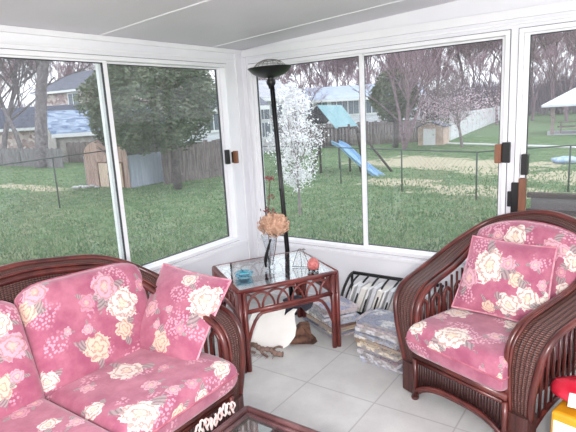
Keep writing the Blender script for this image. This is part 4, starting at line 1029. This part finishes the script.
# garden bench just outside the right-hand window
gb = empty('garden_bench', (-.10, 4.35, GZ), 0, 'dark wooden bench back just outside the right hand window', 'bench')
dkb = fbm_mat('dark_brown_wood', (srgb(86, 76, 74), srgb(66, 58, 58)), scale=6, stretch=(.4, 3, 3))
bz = lambda py: at_y(560, py, 4.35)
def at_y(px, py, y): d = ray(px, py); return V((0, 0, HC))+d*(y/d.y)
z1, z0, zm = at_y(550, 193, 4.35).z-GZ, at_y(550, 212, 4.35).z-GZ, at_y(550, 198, 4.35).z-GZ
xl = at_y(527, 200, 4.35).x+.10; xr = xl+1.5
MB().box((xl, -.03, zm), (xr, .03, z1)).build('top_rail', dkb, gb, bevel=.008); MB().box((xl+.03, -.012, z0+.02), (xr-.03, .012, zm)).build('back_board', fbm_mat('grey_brown_board', (srgb(120, 116, 118), srgb(104, 98, 100)), scale=4, stretch=(.4, 3, 3)), gb)
MB().box((xl, -.025, z0-.02), (xr, .025, z0+.02)).build('lower_rail', dkb, gb)
for i in range(7): x = xl+.08+i*(xr-xl-.16)/6; MB().box((x-.03, -.015, .42), (x+.03, .015, z0-.01)).build('slat', dkb, gb)
MB().box((xl, -.02, .38), (xr, .5, .43)).build('seat', dkb, gb)
for x in (xl+.03, xr-.03):
    for y in (0, .45): MB().box((x-.03, y-.03, 0), (x+.03, y+.03, z0 if y == 0 else .38)).build('leg', dkb, gb)

# ------------------------------------------------------------------ trees
def bare(seed, H, r0, depth=6, spread=.55, trunks=1, lean=(0, 0), first=.3, kids=3, twig=.35):
    rr = random.Random(seed); trunk = MB(); br = MB(); fine = MB()
    def grow(p, d, L, r, lev):
        n = 4 if lev == 0 else 2; pts = [p]; rs_ = [r]; q = p; dd = d
        for i in range(n):
            dd = (dd+V((rr.gauss(0, .10), rr.gauss(0, .10), rr.gauss(0, .05)+.03))).normalized(); q = q+dd*(L/n); pts.append(q); rs_.append(r*(1-.45*(i+1)/n))
        (trunk if lev == 0 else br if lev < 4 else fine).tube(pts, rs_, 8 if lev == 0 else 4 if lev < 3 else 3, caps=False)
        if lev >= depth: return
        for k in range(kids+(1 if lev else 2)):
            f = rr.uniform(first if lev == 0 else .25, 1); i = min(int(f*n), n-1); b0 = pts[i].lerp(pts[i+1], f*n-i)
            ax = V((rr.gauss(0, 1), rr.gauss(0, 1), rr.gauss(0, .35))).normalized(); nd = (dd*(1-spread)+ax*spread+V((0, 0, .16))).normalized()
            grow(b0, nd, L*rr.uniform(.5, .72), max(r*rr.uniform(.35, .55), .004+.0008*H), lev+1)
    for t in range(trunks):
        a = 2*pi*t/max(trunks, 1)+.5; d0 = V((lean[0]+(.28*cos(a) if trunks > 1 else 0), lean[1]+(.28*sin(a) if trunks > 1 else 0), 1)).normalized()
        grow(V((0, 0, 0)), d0, H*.55, r0*(1 if trunks == 1 else .7), 0)
    return trunk, br, fine
def bare_tree(name, p, args, label, cols, group=None, twigc=None):
    r = empty(name, tuple(p), 0, label, 'tree', group); a, b, c = bare(**args)
    bk_ = fbm_mat(name+'_bark', cols, scale=6); a.build('trunk', bk_, r); b.build('branches', bk_, r)
    c.build('twigs', fbm_mat(name+'_twig', twigc or cols, scale=2), r); return r
grey = (srgb(142, 134, 138), srgb(116, 108, 114)); pink = (srgb(150, 128, 136), srgb(128, 108, 116)); pinkt = (srgb(182, 154, 164), srgb(166, 138, 150))
bare_tree('tall_tree', G(42, 167.5), dict(seed=3, H=17, r0=.40, depth=5, first=.45, kids=4), 'tall bare tree with thick grey trunk at the left behind the fence', grey)
bare_tree('slim_tree', G(24, 158), dict(seed=5, H=14, r0=.2, depth=5, first=.3), 'slim bare tree just left of the thick grey trunk', grey)
bare_tree('slim_tree', G(3, 159), dict(seed=8, H=14, r0=.24, depth=5, first=.3), 'bare tree at the left edge behind the pale fence', grey)
bare_tree('forked_tree', G(404, 150), dict(seed=12, H=7.5, r0=.15, depth=5, trunks=4, first=.35, lean=(.22, .1), kids=2, spread=.5), 'bare tree with several leaning trunks in front of the board fence', pink, twigc=pinkt)
bare_tree('fence_tree', G(393, 149)+V((-.6, 1.5, 0)), dict(seed=22, H=6, r0=.12, depth=5, first=.3), 'thin bare tree beside the dark evergreen at the board fence', grey, twigc=pinkt)
bare_tree('yard_tree', at(300, 138), dict(seed=31, H=7, r0=.16, depth=5, first=.35), 'bare branching tree behind the white blossom tree', pink, twigc=pinkt)
wood = bare_tree('woodland_tree', V((-5, 62, GZ)), dict(seed=41, H=13, r0=.15, depth=6, first=.12, kids=3, spread=.42), 'leafless tree in the pinkish woodland behind the houses', pink, 'leafless woodland trees', pinkt)
wood2 = bare_tree('woodland_tree', V((0, 62, GZ)), dict(seed=47, H=13, r0=.13, depth=6, first=.12, kids=3, spread=.46), 'leafless tree in the pinkish woodland behind the houses', pink, 'leafless woodland trees', pinkt)
rr = random.Random(77); first2 = [wood, wood2]; k = 0
for ln, (dist, n, px0, px1) in enumerate(((62, 18, 255, 600), (82, 22, 250, 620), (78, 12, -30, 236))):
    for i in range(n):
        px = px0+(px1-px0)*(i+rr.uniform(.1, .9))/n; p = atd(px, 110, dist*rr.uniform(.92, 1.1)); p.z = hill(p.x, p.y)-.05
        lb = 'leafless tree in the pinkish woodland behind the houses' if ln < 2 else 'leafless tree in the far row behind the brick houses'
        gr = 'leafless woodland trees' if ln < 2 else 'leafless trees behind the brick houses'
        s = rr.uniform(.85, 1.25)*(.95 if ln < 2 else 1.15)
        if k < 2 : first2[k].location = p; k += 1; continue
        dup(rr.choice(first2), p, rr.uniform(0, 6.28), lb, gr, (s, s, s*rr.uniform(.9, 1.1)))
def leafy(seed, n, lf, cen, rad, shell=.55, flat=.5, shape=None):
    rr = random.Random(seed); b = MB()
    for i in range(n):
        d = V((rr.gauss(0, 1), rr.gauss(0, 1), rr.gauss(0, 1))).normalized(); k = shell+(1-shell)*rr.random()**.6
        k *= 1+.16*sin(5*atan2(d.y, d.x)+seed)*cos(4*d.z)
        if shape: k *= shape(d.z)
        c = V((cen[0]+d.x*rad[0]*k, cen[1]+d.y*rad[1]*k, cen[2]+d.z*rad[2]*k))
        t1 = V((rr.gauss(0, 1), rr.gauss(0, 1), rr.gauss(0, flat))).normalized(); t2 = t1.cross(V((rr.gauss(0, 1), rr.gauss(0, 1), rr.gauss(0, 1)))).normalized(); w = lf*rr.uniform(.6, 1.3)
        b.add([c-t1*w, c-t2*w*.45, c+t1*w, c+t2*w*.45], [(0, 1, 2, 3)], False)
    return b
ever = mat('evergreen_needles', srgb(96, 108, 88), .9, srgb(126, 132, 110), 1.6, spec=.1)
def evergreen(name, p, label, cen, rad, n, lf, seed, th, tr, m_=None):
    r = empty(name, tuple(p), 0, label, 'tree'); MB().tube(spline([(0, 0, 0), (.05, .0, th*.5), (0, .05, th)], 4), [tr]*4+[tr*.8]*4+[tr*.4], 8).build('trunk', mat(name+'_bark', srgb(112, 102, 104), .9, srgb(92, 84, 86), 6), r)
    lb = leafy(seed, n, lf, cen, rad); rr_ = random.Random(seed)
    lb.build('foliage', m_ or ever, r)
    b = MB()
    for i in range(14):
        a = rr_.uniform(0, 6.28); z = th*rr_.uniform(.35, .9); b.tube([(0, 0, z), (rad[0]*.8*cos(a), rad[1]*.8*sin(a), z+rr_.uniform(-.1, .5))], [tr*.3, tr*.08], 5)
    b.build('boughs', bpy.data.materials[name+'_bark'], r); return r
pe = G(178, 189); de = sqrt(pe.x**2+pe.y**2); ke = de/F
evergreen('pine_tree', pe, 'big dark evergreen filling the right half of the left window', (-.45, -.3, 1.6-GZ+.75), (2.15, 2.15, 1.72), 24000, .075, 6, 4.0, .15)
evergreen('evergreen', atd(396, 146, 31)*1.0-V((0, 0, atd(396, 146, 31).z-GZ)), 'round dark evergreen behind the board fence and forked bare tree', (0, 0, 3.0), (1.4, 1.4, 1.45), 8000, .12, 9, 4.2, .16)
evergreen('small_evergreen', atd(104, 130, 20)-V((0, 0, atd(104, 130, 20).z-GZ)), 'small green tree at the window mullion beside the brick house', (0, 0, 2.5), (.5, .5, .9), 1500, .08, 10, 3, .06)
# blossom trees
rb = random.Random(91); ub = MB()
for k in range(26000):
    px = rb.uniform(-40, 620); dd_ = rb.uniform(84, 100); p = atd(px, 110, dd_); p.z = hill(p.x, p.y)-.1
    h0 = rb.uniform(0, 4.2); h = rb.uniform(1.2, 3.0)*(1+.3*sin(px*.07)); w = rb.uniform(.03, .09); l = V((rb.uniform(-.7, .7), rb.uniform(-.7, .7), h)); p = p+V((0, 0, h0)); a = rb.uniform(0, pi); d = V((cos(a)*w, sin(a)*w, 0))
    ub.add([p-d, p+d, p+l], [(0, 1, 2)], False)
tag(ub.build('underbrush', mat('pinkish_brush', srgb(158, 140, 152), .95, srgb(134, 122, 138), .3, spec=.05)), 'pinkish grey bare brush filling the edge of the far woodland', 'brush', kind='stuff')
pb = G(300, 214); r = empty('blossom_tree', tuple(pb), 0, 'slender tree covered in white blossom close to the right window', 'tree')
r.scale = (1, 1, .95)
a, b, c = bare(seed=15, H=2.9, r0=.035, depth=4, first=.3, kids=3, spread=.35)
bkm = mat('blossom_bark', srgb(146, 132, 134), .9); a.build('trunk', bkm, r); b.build('branches', bkm, r)
shape = lambda z: 1.05 if z < -.2 else (1.0-.35*max(0, z))
rb = random.Random(21); bl = MB()
for k in range(230):
    zz_ = rb.uniform(-1, 1); rad_ = .62*sqrt(max(.05, 1-zz_*zz_))*(1-.35*max(0, zz_))*rb.random()**.5; an = rb.uniform(0, 6.28)
    cc = V((-.06+rad_*cos(an), rad_*sin(an), 1.93+1.22*zz_)); sg = rb.uniform(.035, .085)
    for j in range(rb.randint(14, 44)):
        c = cc+V((rb.gauss(0, sg), rb.gauss(0, sg), rb.gauss(0, sg*1.3))); t1 = V((rb.gauss(0, 1), rb.gauss(0, 1), rb.gauss(0, 1))).normalized(); t2 = t1.cross(V((rb.gauss(0, 1), rb.gauss(0, 1), rb.gauss(0, 1)))).normalized(); w = .024*rb.uniform(.7, 1.4)
        bl.add([c-t1*w, c-t2*w*.7, c+t1*w, c+t2*w*.7], [(0, 1, 2, 3)], False)
bl.build('blossom', mat('white_blossom', srgb(254, 252, 254), .8, srgb(248, 244, 250), 9), r)
pb = G(462, 147); r = empty('pink_blossom_tree', tuple(pb), 0, 'spreading tree in pale pink blossom beside the beige shed', 'tree')
a, b, c = bare(seed=19, H=4.2, r0=.09, depth=5, first=.3, kids=3, spread=.6); a.build('trunk', bkm, r); b.build('branches', bkm, r)
c.build('twigs', bkm, r)
leafy(23, 2600, .055, (-.5, 0, 2.1), (2.9, 2.0, 1.3), .1, 1).build('blossom', mat('pink_blossom', srgb(236, 214, 224), .8, srgb(220, 192, 206), 9), r)

# ================================================================== light
w = bpy.data.worlds.new('sky'); bpy.context.scene.world = w; w.use_nodes = True; t = NT(w.node_tree); t.n.clear()
tc = t.node('ShaderNodeTexCoord'); sp = t.node('ShaderNodeSeparateXYZ'); t.l.new(tc.outputs['Generated'], sp.inputs[0])
bg = t.node('ShaderNodeBackground'); ou = t.node('ShaderNodeOutputWorld')
t.put(bg.inputs[0], t.mix(t.step(sp.outputs[2], 0, .8), (.93, .92, 1.0, 1), (.88, .93, 1.0, 1))); bg.inputs[1].default_value = 1.5
t.l.new(bg.outputs[0], ou.inputs[0])
def area(name, loc, target, size, power, col=(1, 1, 1)):
    l = bpy.data.lights.new(name, 'AREA'); l.energy = power; l.size = size; l.color = col
    o = bpy.data.objects.new(name, l); C.objects.link(o); o.location = loc
    o.rotation_euler = (V(target)-V(loc)).to_track_quat('-Z', 'Y').to_euler()
pl = bpy.data.lights.new('fill_light', 'POINT'); pl.energy = 215; pl.shadow_soft_size = .16; pl.color = (1, .97, .95)  # unseen fill added behind the camera to brighten the room and ceiling
po = bpy.data.objects.new('fill_light', pl); C.objects.link(po); po.location = (.30, -.45, 1.72)
vs_ = bpy.context.scene.view_settings
vs_.view_transform = 'Standard'; vs_.look = 'None'; vs_.exposure = .55; vs_.gamma = 1; vs_.use_curve_mapping = False
